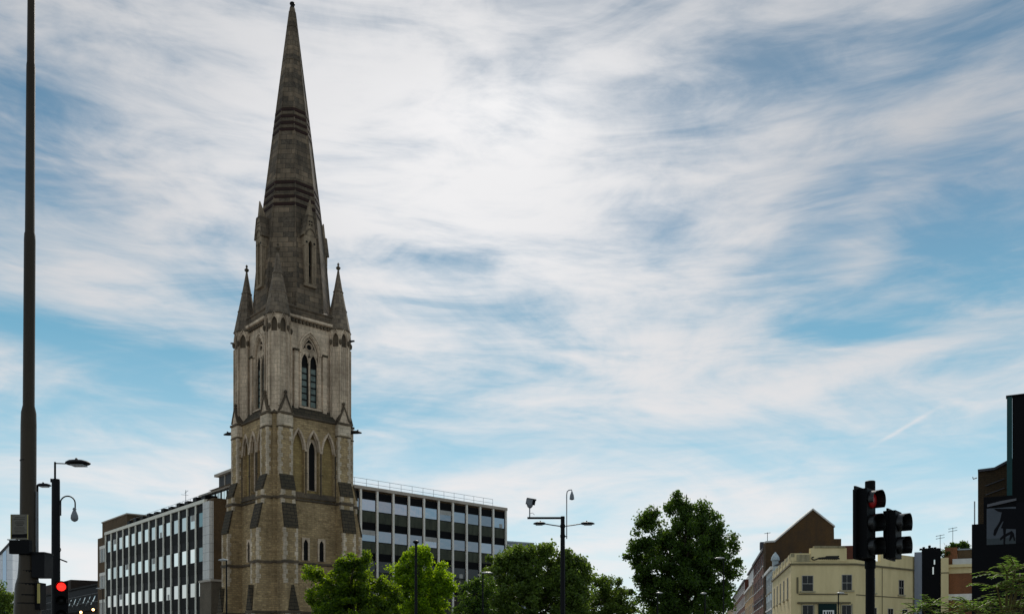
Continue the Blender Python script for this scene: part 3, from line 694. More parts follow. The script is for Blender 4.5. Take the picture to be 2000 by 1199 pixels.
# row of buildings along the side street
def row_y(px): k = (px-1000)/F; return 10.75/(k-.209)
def row_pt(px): y = row_y(px); return Vector((ax(px,y), y))
M['blue_house'] = grimy('pale blue stucco', (.46,.52,.53), .8, 0, .3); M['red_brick'] = masonry('red brick', (.15,.045,.025), (.10,.032,.018), (.09,.05,.035), .225, .075, .01, 0, None, (.05,.022,.018), .5, .3)
M['gable_brick'] = masonry('dark brown gable brick', (.090,.048,.017), (.062,.034,.013), (.062,.038,.018), .225, .075, .01, 0, None, (.04,.028,.02), .6, .5)
M['ochre'] = masonry('ochre brick', (.44,.27,.11), (.34,.205,.085), (.28,.2,.12), .225, .075, .01, 0, None, (.14,.09,.05), .4, .3)
M['slate'] = grimy('slate', (.07,.07,.08), .7); M['white_paint'] = grimy('white render', (.62,.61,.58), .7, 0, .3)
def row_house(name, label, pa_, pb_, ztop, m, dep=9.0, wins=None, roof=True, cat='terraced house'):
    P = row_pt(pb_); Q = row_pt(pa_)            # far end -> near end
    T, L = seg(P, Q); a = math.atan2((Q-P).y,(Q-P).x)
    r = thing(name, label, cat, (P.x,P.y,0), a)
    b = MB(); b.box(.02,L-.02,0,dep,0,ztop); b.build('wall', m, r)
    b = MB(); b.box(0,L,-.3,.1,ztop-.45,ztop); b.box(-.0,L,-.12,.05,ztop*.55,ztop*.55+.25); b.build('cornice', M['white_paint'] if m is not M['red_brick'] else M['slate'], r)
    if wins:
        nx, nz, wd, h, base_, pit, mm = wins
        for j in range(nz):
            for i in range(nx):
                x = (i+.5)*L/nx-wd/2; z = base_+j*pit; swin(r, Matrix(), x, z, wd, h, 2, True, mm)
    return r, L
r1, L1 = row_house('terraced_house', 'narrow pale blue house with domed chimney beside the cream corner building', 1508.5, 1493, 14.0, M['blue_house'], 8, (4,3,1.2,2.3,3.2,3.6,None))
d = MB(); d.box(L1*.62-.42,L1*.62+.42,.5,1.35,14,15.4); d.lathe([(.5,15.35),(.66,15.45),(.66,15.6),(.6,15.9),(.42,16.25),(.2,16.5),(.12,16.65),(.02,16.75)], (L1*.62,.92,0), 12); d.build('chimney', M['blue_house'], r1)
d = MB(); d.exx([(0,14),(4,16.0),(8,14)], .1, L1-.1); d.build('roof', M['slate'], r1)
r2, L2 = row_house('brick_building', 'tall red brick building with dark gabled flank wall rising behind the corner building', 1493, 1471.5, 18.6, M['red_brick'], 14, (7,5,1.5,1.9,2.6,3.3,[M['slate'],M['white_paint']]), cat='building')
# flank gable, built square to the street at the near end of r2
def fl(px, py, Y=144.3): return (ax(px,Y), zz(py,Y))
Tq, _ = seg(row_pt(1471.5), row_pt(1493)); Ti = (Matrix.Translation((row_pt(1471.5).x,row_pt(1471.5).y,0)) @ Matrix.Rotation(math.atan2((row_pt(1493)-row_pt(1471.5)).y,(row_pt(1493)-row_pt(1471.5)).x),4,'Z')).inverted()
gv = MB(); gv.T = Ti
gv.exy([fl(1494,1200),fl(1640,1200),fl(1640,1059),fl(1627.5,1059),fl(1627,1028),fl(1585.5,996),fl(1555,1021),fl(1513,1057),fl(1496,1058),fl(1494,1060)], 143.9, 145.2)
gv.build('flank_wall', M['gable_brick'], r2)
gv = MB(); gv.T = Ti
for (a, c) in (((1585.5,993),(1628.5,1027)),((1585.5,993),(1555,1018)),((1555,1018),(1512,1055)),((1512,1055.5),(1495,1056.5))):
    p, q = fl(*a), fl(*c); gv.exy([p, q, (q[0],q[1]-.26), (p[0],p[1]-.26)], 143.7, 145.2)
gv.build('coping', M['white_paint'], r2)
gv = MB(); gv.T = Ti; R0, R1, R2, R3 = fl(1512,1056), fl(1555,1020), fl(1585.5,995), fl(1627,1029)
ring = [R0,R1,R2,R3,(R3[0],R3[1]-2),(R0[0],R0[1]-2)]
gv.loft([[(x+.2136*(y-144.3), y, z-.05) for x, z in ring] for y in (145.3, 168)]); gv.build('roof', M['slate'], r2)
gv = MB(); gv.T = Ti
p = fl(1632,1057); gv.box(p[0]-1.1,p[0]+.8,144,147,p[1]-4,p[1]+.4); gv.build('chimney', M['gable_brick'], r2)
gv = MB(); gv.box(L2*.15,L2*.15+1.6,1,3.5,18.6,21.0); gv.box(L2*.15-.1,L2*.15+1.7,.9,3.6,21.0,22.4,1); gv.build('chimney', [M['white_paint'], M['slate']], r2)
gv = MB(); gv.T = Ti; p = fl(1500,1055); gv.tube([(p[0],144.6,p[1]),(p[0],144.6,p[1]+1.35)], .05, 5); gv.tube([(p[0]-.5,144.6,p[1]+1.15),(p[0]+.5,144.6,p[1]+1.3)], .04, 5); gv.build('aerial', M['iron'], r2)
r3, L3 = row_house('terraced_house', 'ochre brick terrace house with pale dormer beyond the red brick building', 1471.5, 1455, 15.2, M['ochre'], 10, (6,4,1.6,2.0,2.2,3.5,[M['sash'],M['white_paint']]))
d = MB(); d.box(1,L3-1,.8,8,15.2,19.2); d.box(.6,L3-.6,.4,8.4,19.2,19.5,1); d.build('dormer', [M['white_paint'], M['slate']], r3)
r4, L4 = row_house('terraced_house', 'red brick terrace house with white bay windows towards the street end', 1455, 1432, 18.4, M['red_brick'], 10, (12,5,2.6,2.1,2.2,3.4,[M['white_paint'],M['white_paint']]))
d = MB(); d.box(0,L4,1,9,18.4,19.6); d.build('roof', M['white_paint'], r4)
r5, L5 = row_house('terraced_house', 'last ochre terrace house of the side street beyond the big tree', 1432, 1416, 16.6, M['ochre'], 10, (8,4,2.6,2.4,2.2,3.8,[M['sash'],M['white_paint']]))

# narrow dark building right of the corner building
M['black_clad'] = grimy('black cladding', (.004,.004,.005), .6, 0, .3, None, 1.2, (1,1,.3), .08); M['grey_wall'] = grimy('blue grey render', (.22,.24,.28), .8, 0, .3)
NB = thing('narrow_building', 'narrow black clad building with cream edge pier between corner building and brick house', 'building', (ax(1786,112.5), 112.5, 0), R(-24))
u = 112.5/F
b = MB(); b.box(.85,3.0,.1,9,0,zz(1072,112.5)); b.build('wall', M['black_clad'], NB)
b = MB(); b.box(0,.85,0,9,0,zz(1078,112.5)); b.build('party_wall', M['grey_wall'], NB)
b = MB(); b.box(3.0,3.85,-.1,9,0,zz(1091,112.5)); b.box(2.95,3.9,-.15,9,zz(1121,112.5),zz(1121,112.5)+.12,1); b.build('pier', [M['cream'], M['line']], NB)
b = MB()
for i, h_ in enumerate((.25,.45,.3,.6,.35,.4,.2)): b.lathe([(.17,0),(.2,.08),(.15,h_*.6),(.17,h_*.9),(.05,h_)], (.75+i*.33,1.5+.3*(i%3),zz(1072,112.5)-.02), 8)
b.box(.9,2.9,1.2,2.4,zz(1072,112.5)-.03,zz(1072,112.5)+.12)
b.build('chimney_pot', M['black_clad'], NB)
b = MB(); b.box(2.05,2.2,.0,.1,zz(1122,112.5),zz(1108,112.5)); b.box(2.2,2.35,.0,.1,zz(1103,112.5),zz(1094,112.5)); b.build('window', M['pane_l'], NB)
M['brick_r'] = masonry('warm brown brick', (.23,.085,.032), (.16,.06,.025), (.17,.09,.05), .225, .075, .01, 0, None, (.05,.028,.018), .5, .3)
BH = thing('brick_house', 'brown brick house with cream cornice and rooftop plants left of the billboard', 'house', (ax(1843,112), 112, 0), R(-25.5))
u = 105/F
zc = zz(1120,112); zt = zz(1103,112)
b = MB(); b.box(0,7.5,0,9,0,zc); b.build('wall', M['brick_r'], BH)
b = MB(); b.box(-.1,7.5,-.05,9,zc,zt-.35); b.box(-.25,7.6,-.45,9,zt-.35,zt); b.box(1.0,7.5,.4,.8,zt,zt+.75,1); b.build('cornice', [M['cream'], M['white_paint']], BH)
b = MB(); b.box(.15,1.55,.9,3.0,zt,zz(1068,112)); b.build('chimney', M['brick_r'], BH)
b = MB(); b.box(1.6,7.5,1.2,6,zt,zt+1.9); b.box(1.5,7.6,1.1,6.2,zt+1.9,zt+2.05,1); b.build('roof_shed', [M['brown_brick'], M['steel']], BH)
b = MB(); b.box(-.05,7.5,-.08,.0,zz(1172,112),zz(1160,112)); b.box(-.05,.25,-.09,.0,0,zz(1140,112)); b.build('band', M['mullion'], BH)
b = MB()
for px, top in ((1837,1040),(1859.5,1027)):
    x = ax(px,112)-ax(1843,112)
    if px < 1843: x = .35
    z1 = zz(top,112); x = ax(px,112)-ax(1843,112)
    b.tube([(x,2,zt),(x,2,z1)], .03, 5)
    for dz_ in (.15,.5): b.tube([(x-.5,2,z1-dz_),(x+.5,2,z1-dz_+.15)], .03, 5); b.tube([(x-.45,1.6,z1-dz_),(x-.45,2.4,z1-dz_)], .02, 5)
b.build('aerial', M['iron'], BH)

# ================================================================== vegetation
def leafmat(name, c1, c2, tr=.40, trc=None):
    m = bpy.data.materials.new(name); m.use_nodes = True; t = m.node_tree; b = t.nodes['Principled BSDF']; out = t.nodes['Material Output']
    gi = N(t, 'ShaderNodeNewGeometry').outputs['Random Per Island']; ob = N(t, 'ShaderNodeTexCoord').outputs['Object']
    c = mixn(t, gi, c1, c2); nb = ramp2(t, noise(t, ob, .9, 3), .35, .65); c = mixn(t, nb, c, mixn(t, .5, c, c1))
    t.links.new(c, b.inputs['Base Color']); b.inputs['Roughness'].default_value = .55; b.inputs['Specular IOR Level'].default_value = .25
    tl = N(t, 'ShaderNodeBsdfTranslucent'); t.links.new(mixn(t, gi, trc or tuple(x*1.5 for x in c1), tuple(x*1.6 for x in (trc or c2))), tl.inputs[0])
    mx = N(t, 'ShaderNodeMixShader'); mx.inputs[0].default_value = tr
    t.links.new(b.outputs[0], mx.inputs[1]); t.links.new(tl.outputs[0], mx.inputs[2]); t.links.new(mx.outputs[0], out.inputs[0]); return m
M['bark'] = grimy('bark', (.09,.07,.05), .95, 0, .5, (.04,.032,.025), 3, (1,1,.2))
def leaves(name, centres, spread, per, size, m, parent, flat=.0):
    rng = np.random.default_rng(abs(hash(len(centres)*31+int(size*1000))) % 99991)
    cs = np.asarray([c[:3] for c in centres]); rs = np.asarray([c[3] if len(c) > 3 else spread for c in centres])
    idx = np.repeat(np.arange(len(cs)), per); n = len(idx)
    off = rng.normal(0, 1, (n, 3)); off /= np.linalg.norm(off, axis=1, keepdims=True)+1e-9
    off *= (rng.random((n, 1))**.45)*rs[idx][:, None]; off[:, 2] *= .8; far_ = rng.random((n,1)) < .11; off = np.where(far_, off*1.4, off)
    c = cs[idx]+off
    u = rng.normal(0, 1, (n, 3)); u /= np.linalg.norm(u, axis=1, keepdims=True)
    v = rng.normal(0, 1, (n, 3)); v -= (v*u).sum(1, keepdims=True)*u; v /= np.linalg.norm(v, axis=1, keepdims=True)
    s = size*rng.uniform(.6, 1.3, (n, 1)); u = u*s; v = v*s*.62
    nn = np.cross(u, v); nn /= np.linalg.norm(nn, axis=1, keepdims=True)
    V = np.stack([c-u*.5, c+v*.5-nn*s*.08, c+u*.5, c-v*.5-nn*s*.08], 1).reshape(-1, 3)
    me = bpy.data.meshes.new(name); me.vertices.add(4*n); me.vertices.foreach_set('co', V.ravel())
    me.loops.add(4*n); me.loops.foreach_set('vertex_index', np.arange(4*n)); me.polygons.add(n); me.polygons.foreach_set('loop_start', np.arange(0, 4*n, 4)); me.polygons.foreach_set('loop_total', np.full(n, 4))
    me.materials.append(m); me.update(); me.validate()
    return link(name, me, parent)
def tree(name, label, loc, trunk_h, tr, lobes, ncl, clr, per, size, m, seed, group=None, cat='tree', fill=.35):
    """lobes: (x,y,z,rx,ry,rz) round the trunk foot"""
    rnd = random.Random(seed); root = thing(name, label, cat, loc, 0, group)
    vol = [l[3]*l[4]*l[5] for l in lobes]; cen = []
    for l, v in zip(lobes, vol):
        k = max(4, int(ncl*v**.7/sum(q**.7 for q in vol)))
        for _ in range(k):
            while True:
                p = Vector((rnd.uniform(-1,1), rnd.uniform(-1,1), rnd.uniform(-1,1)))
                if p.length <= 1 and (p.length > .55 or rnd.random() < fill): break
            rr = clr*rnd.uniform(.55, 1.25)
            cen.append((l[0]+p.x*l[3]*.92, l[1]+p.y*l[4]*.92, l[2]+p.z*l[5]*.92, rr))
    tk = MB(); bend = [Vector((0,0,0)), Vector((tr*.5,0,trunk_h*.5)), Vector((0,tr*.4,trunk_h))]
    topz = max(l[2]+l[5]*.6 for l in lobes); bend.append(Vector((lobes[0][0]*.6, lobes[0][1]*.6, topz)))
    tk.tube(bend, [tr*1.25, tr, tr*.8, tr*.12], 9)
    for c in rnd.sample(cen, min(len(cen), 34)):
        s0 = bend[2]+(bend[3]-bend[2])*rnd.uniform(0,.55); e = Vector(c[:3])
        if e.z < s0.z: s0 = bend[2]*.92
        m_ = (s0+e)/2+Vector((rnd.uniform(-.3,.3), rnd.uniform(-.3,.3), .3))
        tk.tube([s0, m_, e], [tr*.35, tr*.2, tr*.05], 5)
    tk.build('trunk', M['bark'], root, True)
    leaves('crown', cen, clr, per, size, m, root)
    return root
M['leaf_big'] = leafmat('lime leaf', (.014,.034,.004), (.055,.10,.012), .34, (.13,.23,.018))
M['leaf_plane'] = leafmat('plane leaf', (.030,.055,.008), (.11,.16,.024), .36, (.17,.26,.028))
M['leaf_yel'] = leafmat('bright acacia leaf', (.022,.050,.002), (.12,.19,.006), .46, (.38,.56,.010))
M['leaf_dark'] = leafmat('dark acacia leaf', (.010,.026,.002), (.050,.088,.004), .36, (.28,.42,.010))
def lob(cx, cy, Yd, rx, ry, dep=None, px0=0, dy=0.0):     # lobe from a centre and half sizes, in metres round the tree foot
    k = Yd/F
    return ((cx-px0)*k, dy, EYE+(HZ-cy)*k, rx*k, (dep or (rx*k)), ry*k)
Y = 78; P = 1335
tree('lime_tree', 'tall dense dark green tree with domed crown in the centre right', (ax(P,Y),Y,0), 5, .32,
     [lob(1345,1080,Y,70,84,None,P), lob(1300,1110,Y,66,88,None,P), lob(1266,1030,Y,28,40,None,P), lob(1248,1085,Y,26,48,None,P), lob(1262,1008,Y,14,18,None,P), lob(1393,1100,Y,48,66,None,P), lob(1322,1000,Y,24,34,None,P), lob(1352,1015,Y,30,36,None,P), lob(1384,1040,Y,24,44,None,P), lob(1340,1170,Y,100,56,None,P), lob(1428,1058,Y,13,26,None,P), lob(1430,1105,Y,15,30,None,P), lob(1252,1150,Y,28,36,None,P), lob(1324,976,Y,9,18,None,P), lob(1372,1000,Y,15,22,None,P), lob(1400,1025,Y,12,20,None,P), lob(1410,1160,Y,26,40,None,P)],
     560, .66, 120, .25, M['leaf_big'], 3, fill=.65)
Y = 66; P = 1040
tree('plane_tree', 'broad light green plane tree behind the camera pole', (ax(P,Y),Y,0), 3.5, .28,
     [lob(985,1130,Y,52,62,None,P), lob(1055,1125,Y,62,62,None,P), lob(1110,1150,Y,55,64,None,P), lob(1000,1085,Y,34,22,None,P), lob(1065,1082,Y,38,24,None,P), lob(1128,1122,Y,24,36,None,P), lob(1108,1105,Y,28,30,None,P), lob(1040,1185,Y,115,60,None,P)],
     400, .60, 110, .24, M['leaf_plane'], 5, 'trees in the churchyard')
Y = 84; P = 1190
tree('plane_tree', 'smaller airy plane tree between the broad plane tree and the tall dark tree', (ax(P,Y),Y,0), 3, .2,
     [lob(1165,1150,Y,30,38,None,P), lob(1195,1160,Y,38,42,None,P), lob(1215,1180,Y,28,34,None,P), lob(1180,1195,Y,60,40,None,P)],
     170, .52, 90, .22, M['leaf_plane'], 6, 'trees in the churchyard', 'tree', .25)
Y = 46; P = 690
tree('acacia_tree', 'low spreading dark green tree in front of the tower foot', (ax(P,Y),Y,0), 2.0, .16,
     [lob(685,1135,Y,48,40,None,P), lob(648,1165,Y,50,42,None,P), lob(615,1120,Y,26,14,None,P), lob(690,1104,Y,30,22,None,P), lob(712,1092,Y,14,14,None,P), lob(735,1160,Y,45,36,None,P), lob(762,1182,Y,24,22,None,P), lob(690,1200,Y,95,40,None,P)],
     360, .34, 120, .14, M['leaf_dark'], 8, 'small trees by the road')
Y = 50; P = 822
tree('acacia_tree', 'small bright yellow green tree behind the slim black lamp post', (ax(P,Y),Y,0), 2.2, .13,
     [lob(815,1090,Y,30,24,None,P), lob(830,1085,Y,22,20,None,P), lob(855,1125,Y,30,28,None,P), lob(800,1130,Y,32,28,None,P), lob(775,1112,Y,16,14,None,P), lob(825,1160,Y,50,34,None,P), lob(870,1150,Y,18,22,None,P), lob(830,1190,Y,55,26,None,P)],
     270, .33, 110, .14, M['leaf_yel'], 9, 'small trees by the road')
Y = 60; P = 935
tree('shrub', 'dark green shrub tree below the right office mullions', (ax(P,Y),Y,0), 1.4, .12,
     [lob(925,1165,Y,28,32,None,P), lob(945,1150,Y,22,30,None,P), lob(925,1195,Y,45,24,None,P)], 80, .4, 70, .18, M['leaf_big'], 11, None, 'shrub')
Y = 60; P = 8
tree('plane_tree', 'light green tree below the white tower block at the left edge', (ax(P,Y),Y,0), 2.5, .18,
     [lob(-10,1165,Y,34,30,None,P), lob(18,1175,Y,18,28,None,P), lob(0,1200,Y,40,30,None,P)], 90, .45, 75, .17, M['leaf_plane'], 12, 'trees in the churchyard')
# pinnate fronds (ailanthus) near the billboard
M['frond'] = leafmat('ailanthus leaflet', (.055,.11,.015), (.15,.23,.05), .42, (.22,.36,.05)); M['stalk'] = mat('green stalk', (.13,.10,.03), .6)
def fronds(name, label, loc, tips, size, seed, trunk_h, group=None, cat='tree', lfm='frond'):
    rnd = random.Random(seed); root = thing(name, label, cat, loc, 0, group)
    tk = MB(); lf = MB()
    hub = Vector((0,0,trunk_h)); tk.tube([(0,0,0),(.03,0,trunk_h*.5),hub], [.07,.055,.04], 7)
    for (tx, ty, tz, n) in tips:
        e = Vector((tx,ty,tz)); b0 = hub*.9 if tz > trunk_h*.8 else hub*.6
        tk.tube([b0, (b0+e)/2+Vector((0,0,.1)), e], [.03,.02,.012], 5)
        for k in range(n):
            a = 2*PI*k/n+rnd.uniform(-.5,.5); L = size*rnd.uniform(.7,1.2); d0 = Vector((math.cos(a), math.sin(a), rnd.uniform(.1,.9))).normalized()
            pts = []; p = e.copy(); d = d0.copy()
            for s in range(8):
                pts.append(p.copy()); p += d*L/7; d = (d+Vector((0,0,-.10))).normalized()
            tk.tube(pts, [.008]*7+[.003], 4)
            for s in range(1, 8):
                t = (pts[min(s+1,7)]-pts[s-1]).normalized(); sd_ = t.cross(Vector((0,0,1))).normalized()
                for sg_ in ((-1, 1) if s < 7 else (-1, 0, 1)):
                    ld = (sd_*sg_+t*(.45 if sg_ else 1)+Vector((0,0,rnd.uniform(-.35,.05)))).normalized(); ll = L*.24*(1-.5*abs(s/7-.45)); wv = ld.cross(Vector((0,0,1))).normalized()*ll*.30
                    q = pts[s]
                    lf.add([q, q+ld*ll*.35+wv, q+ld*ll, q+ld*ll*.35-wv, q+ld*ll*.5+Vector((0,0,-ll*.05))], [(0,1,4),(1,2,4),(2,3,4),(3,0,4)])
    tk.build('trunk', [M['stalk']], root); lf.build('crown', M[lfm], root); return root
Y = 13.0
tips = []
rn = random.Random(4)
for px, py in ((1965,1115),(1940,1130),(1985,1140),(1925,1155),(1955,1160),(1990,1165),(1918,1180),(1945,1188),(1975,1190),(2000,1195),(1905,1195),(2015,1150),(1930,1210),(1960,1215),(1990,1220),(2025,1190)):
    v = at(px,py,Y); tips.append((v.x-ax(1965,Y), rn.uniform(-.45,.45), v.z+.02, 9))
fronds('ailanthus_tree', 'young tree with long pinnate leaves in front of the dark billboard', (ax(1965,Y),Y,0), tips, .40, 21, 1.9)
tips = []
for px, py in ((1812,1182),(1828,1178),(1800,1190),(1850,1186),(1870,1192),(1835,1200),(1808,1205),(1862,1208)):
    v = at(px,py,15); tips.append((v.x-ax(1832,15), rn.uniform(-.3,.3), v.z-.03, 8))
fronds('ailanthus_tree', 'lower young tree with pinnate leaves below the narrow black building', (ax(1832,15),15,0), tips, .36, 22, 1.7)
Y = 113; P = 1860; zr = zz(1103,112)
def rlob(cx, cy, rx, ry): k = Y/F; return ((cx-P)*k, 0, EYE+(HZ-cy)*k-zr, rx*k, .6, ry*k)
tree('roof_plants', 'green leafy plants growing on the brick house roof', (ax(P,Y),Y,zr), .9, .08,
     [rlob(1832,1077,9,7), rlob(1850,1083,8,8), rlob(1858,1067,8,8), rlob(1872,1070,12,9), rlob(1886,1070,10,8), rlob(1879,1062,7,5)], 60, .34, 60, .22, M['leaf_big'], 23, None, 'plant')
# ================================================================== street furniture
M['mast'] = grimy('grey brown steel', (.050,.036,.022), .42, 0, .8, (.012,.009,.006), 2.6, (1,1,.12), .16); M['black'] = grimy('black paint', (.005,.005,.006), .5, 0, .3, (.010,.0095,.009), 3, (1,1,.4), .12)
M['black_m'] = mat('matt black', (.0035,.0035,.004), .6, 0, .10); M['greyp'] = mat('grey plastic', (.18,.19,.20), .4); M['lens_glass'] = mat('lamp glass', (.35,.36,.36), .15)
M['plate'] = grimy('grey notice plate', (.15,.135,.105), .6, 0, .4, None, 8, (1,1,1)); M['print'] = mat('faded print', (.06,.052,.045), .7, 0, .1); M['yellow'] = mat('faded yellow', (.40,.33,.10), .6)
def redmat(name, s):
    m = mat(name, (.25,.01,.01), .3); b = m.node_tree.nodes['Principled BSDF']; b.inputs['Emission Color'].default_value = (1,.015,.01,1); b.inputs['Emission Strength'].default_value = s; return m
M['red_on'] = redmat('lit red lens', 2.2); M['red_side'] = redmat('lit red lens from the side', .015); M['visor'] = mat('glossy black visor', (.006,.006,.006), .28, 0, .5); M['lens_off'] = mat('unlit lens', (.006,.006,.006), .4, 0, .15)
# big stepped mast
Y = 15.0; k = Y/F
MS = thing('steel_mast', 'tall stepped grey steel mast with notices, rising past the top of the frame', 'mast', (ax(54.5,Y),Y,0))
pr = MB()
def mz(py): return EYE+(HZ-py)*k
prof = [(26,0),(24,mz(1199)),(22.5,mz(1150)),(21.5,mz(1141)),(18,mz(1128)),(16.5,mz(1110)),(14.6,mz(1060)),(14.0,mz(830)),(13.4,mz(806)),(10.5,mz(792)),(10.2,mz(470)),(9.7,mz(458)),(8.6,mz(454)),(7.9,mz(130)),(7.0,mz(122)),(6.6,mz(0)),(5.2,16.5)]
pr.T = Matrix.Translation((0,0,0)); lean = 6.5*k/(mz(0)-mz(1050))
sh = Matrix.Identity(4); sh[0][2] = lean
pr.T = sh @ Matrix.Translation((0,0,0))
pr.lathe([(r*k, z) for r, z in prof], (-lean*mz(1050),0,0), 24)
pr.build('post', M['mast'], MS, True)
def bandring(name, py, r, m=None, h=2.0):
    b = MB(); b.lathe([(r*k, mz(py+h)), ((r+.9)*k, mz(py+h)), ((r+.9)*k, mz(py-h)), (r*k, mz(py-h))], (0,0,0), 20); b.build(name, m or M['black_m'], MS)
bandring('clamp_band', 1116, 16.0); bandring('clamp_band', 1141, 20.5); bandring('clamp_band', 1162, 22, None, 1.2); bandring('clamp_band', 1178, 22.8, None, 1.0); bandring('clamp_band', 900, 13.4, None, .8); bandring('clamp_band', 1083, 15)
def ex(px): return (px-54.5)*k
b = MB(); y0 = -.16
b.box(ex(32),ex(66),y0-.012,y0,mz(1056),mz(1007)); b.box(ex(34),ex(64.5),y0-.016,y0-.0125,mz(1052),mz(1045.5),1)
b.exy([(ex(34),mz(1045.5)),(ex(64.5),mz(1045.5)),(ex(64.5),mz(1044)),(ex(55),mz(1045))], y0-.0161, y0-.0126, 1)
for py, a, c, hh in ((1012.5,40,60,.45),(1016,38,60,.6),(1020,42,57,.35),(1022.3,40,58,.35),(1025,41,58,.8),(1028.2,43,56,.8),(1031.5,40,59,.35),(1034,39,59,.35),(1036.5,39,61,.35),(1039,40,58,.35),(1041.3,41,60,.3)):
    b.box(ex(a),ex(c),y0-.0145,y0-.0122,mz(py+hh),mz(py-hh),2)
for a in (32.8,65): b.box(ex(a)-.006,ex(a)+.006,y0-.018,y0-.0122,mz(1055),mz(1008),3)
b.build('notice_plate', [M['plate'], M['black_m'], M['print'], M['yellow']], MS, False, 'weathered grey printed notice with a black foot')
b = MB(); b.box(ex(30),ex(69),-.19,-.10,mz(1083),mz(1057)); b.box(ex(27),ex(43),-.2,-.12,mz(1057),mz(1055),1); b.build('sign_box', [M['black_m'], M['signw']], MS)
b = MB(); b.box(ex(69),ex(94),-.12,.16,mz(1128),mz(1082)); b.box(ex(68),ex(95),-.14,.18,mz(1082),mz(1079)); b.tube([(ex(60),0,mz(1100)),(ex(72),0,mz(1100))], .05, 8); b.build('control_box', M['black'], MS)
b = MB(); b.box(ex(74),ex(84),-.1,.1,mz(1190),mz(1138)); b.box(ex(80),ex(84.5),-.12,-.1,mz(1178),mz(1140),1); b.build('side_box', [M['black_m'], M['yellow']], MS)
b = MB(); b.tube([(ex(71.5),0,mz(960)),(ex(71.5),0,mz(1080))], .014, 6); b.tube([(ex(64),0,mz(1010)),(ex(74),0,mz(1010))], .01, 5); b.build('conduit', M['greyp'], MS)
# flat pole-top lamp head
def lamphead(b, c, L, h, d=(1,0,0), mi=0, mg=1, wd=.24):
    c = Vector(c); d = Vector(d).normalized(); T0 = b.T.copy(); a = math.atan2(d.y,d.x); b.T = b.T @ Matrix.Translation(c) @ Matrix.Rotation(a,4,'Z')
    P = [(0,.25,.25),(.06,.55,.6),(.2,.85,.9),(.45,1,1),(.7,.9,.9),(.9,.5,.55),(1,.08,.1)]
    rings = []
    for t, sw, shh in P:
        rings.append([(t*L, wd*sw*math.cos(q*PI/6), h*.5*shh*(math.sin(q*PI/6) if math.sin(q*PI/6) > 0 else .55*math.sin(q*PI/6))) for q in range(12)])
    b.loft(rings, mi); b.box(L*.25,L*.78,-wd*.55,wd*.55,-h*.33,-h*.22,mg); b.lathe([(.03,h*.45),(.035,h*.62),(.02,h*.72)], (L*.42,0,0), 8, mi); b.T = T0
# signal pole with lamp, left
Y = 23.0; k2 = Y/F
SP = thing('signal_pole', 'thick black pole with lamp, hanging camera and lit red traffic light at far left', 'signal pole', (ax(109,Y),Y,0))
def sz(py): return EYE+(HZ-py)*k2
def sx_(px): return (px-109)*k2
b = MB(); b.lathe([(8.5*k2,0),(8.3*k2,2),(7.4*k2,sz(940)),(7.0*k2,sz(935.5)),(2,sz(935))][:4]+[(.02,sz(935))], (0,0,0), 16); b.box(sx_(100.5),sx_(103),-.06,.06,sz(942),sz(935)); b.build('post', M['black'], SP, True)
b = MB(); b.tube([(sx_(107.5),0,sz(937)),(sx_(107.5),0,sz(902))], .026, 8); b.tube([(sx_(107.5),0,sz(904.5)),(sx_(130),0,sz(905.3))], .014, 6); b.build('bracket', M['black'], SP)
b = MB(); lamphead(b, (sx_(129),0,sz(905)), 48*k2, 15*k2, (1,0,0)); b.build('lamp_head', [M['black'], M['lens_glass']], SP, True)
b = MB(); b.box(sx_(114.5),sx_(118),-.05,.05,sz(1006),sz(979)); pts = [(sx_(117.3),0,sz(985))]+[(sx_(132.2+14.6*math.cos(q)),0,sz(983-14.6*math.sin(q))) for q in [PI-PI*i/12 for i in range(13)]]+[(sx_(146.8),0,sz(993))]
b.tube(pts, .018, 7); b.build('camera_arm', M['black'], SP)
b = MB(); b.lathe([(.03,0),(.05,-.05),(.03,-.06),(.045,-.09),(.085,-.2),(.092,-.28),(.07,-.33),(.02,-.36)], (sx_(145.5),0,sz(991)), 14); b.build('dome_camera', M['greyp'], SP, True)
b = MB(); b.tube([(sx_(96),0,sz(1092)),(sx_(104),0,sz(1090)),(sx_(116),0,sz(1091)),(sx_(131),0,sz(1097))], .018, 6); b.tube([(sx_(118),0,sz(1070)),(sx_(120),-.03,sz(1074)),(sx_(117),0,sz(1077))], .01, 5); b.build('antenna', M['black_m'], SP)
b = MB(); b.box(sx_(112.5),sx_(136),-.26,-.10,sz(1226),sz(1136)); b.box(sx_(109),sx_(113),-.16,.05,sz(1160),sz(1150)); hT = Matrix.Translation((sx_(124),-.1,0)) @ Matrix.Rotation(R(25),4,'Z')
b.v = []; b.f = []; b.m = []; b.T = hT; b.box(-.155,.155,-.12,.06,sz(1226),sz(1136)); b.T = Matrix(); b.box(sx_(109),sx_(122),-.12,.05,sz(1160),sz(1150)); ho = b.build('signal_head', M['black_m'], SP)
for i, m in enumerate((M['red_on'], M['lens_off'], M['lens_off'])):
    cy = 1146.5+i*27; c = (0,-.12,sz(cy))
    b = MB(); b.T = hT; b.lathe([(.10,-.02),(.105,.02),(.07,.05),(.02,.06)], c, 16, 0, (0,-1,0)); b.build('lens', m, ho, True)
    b = MB(); b.T = hT
    q = [PI*(-.12+1.24*j/12) for j in range(13)]
    rr = .135
    b.loft([[(c[0]+rr*math.cos(a), c[1]-d0, c[2]+rr*math.sin(a)) for a in q]+[(c[0]+(rr-.01)*math.cos(a), c[1]-d0, c[2]+(rr-.01)*math.sin(a)) for a in reversed(q)] for d0 in (0,.2)]); b.build('visor', M['black_m'], ho)
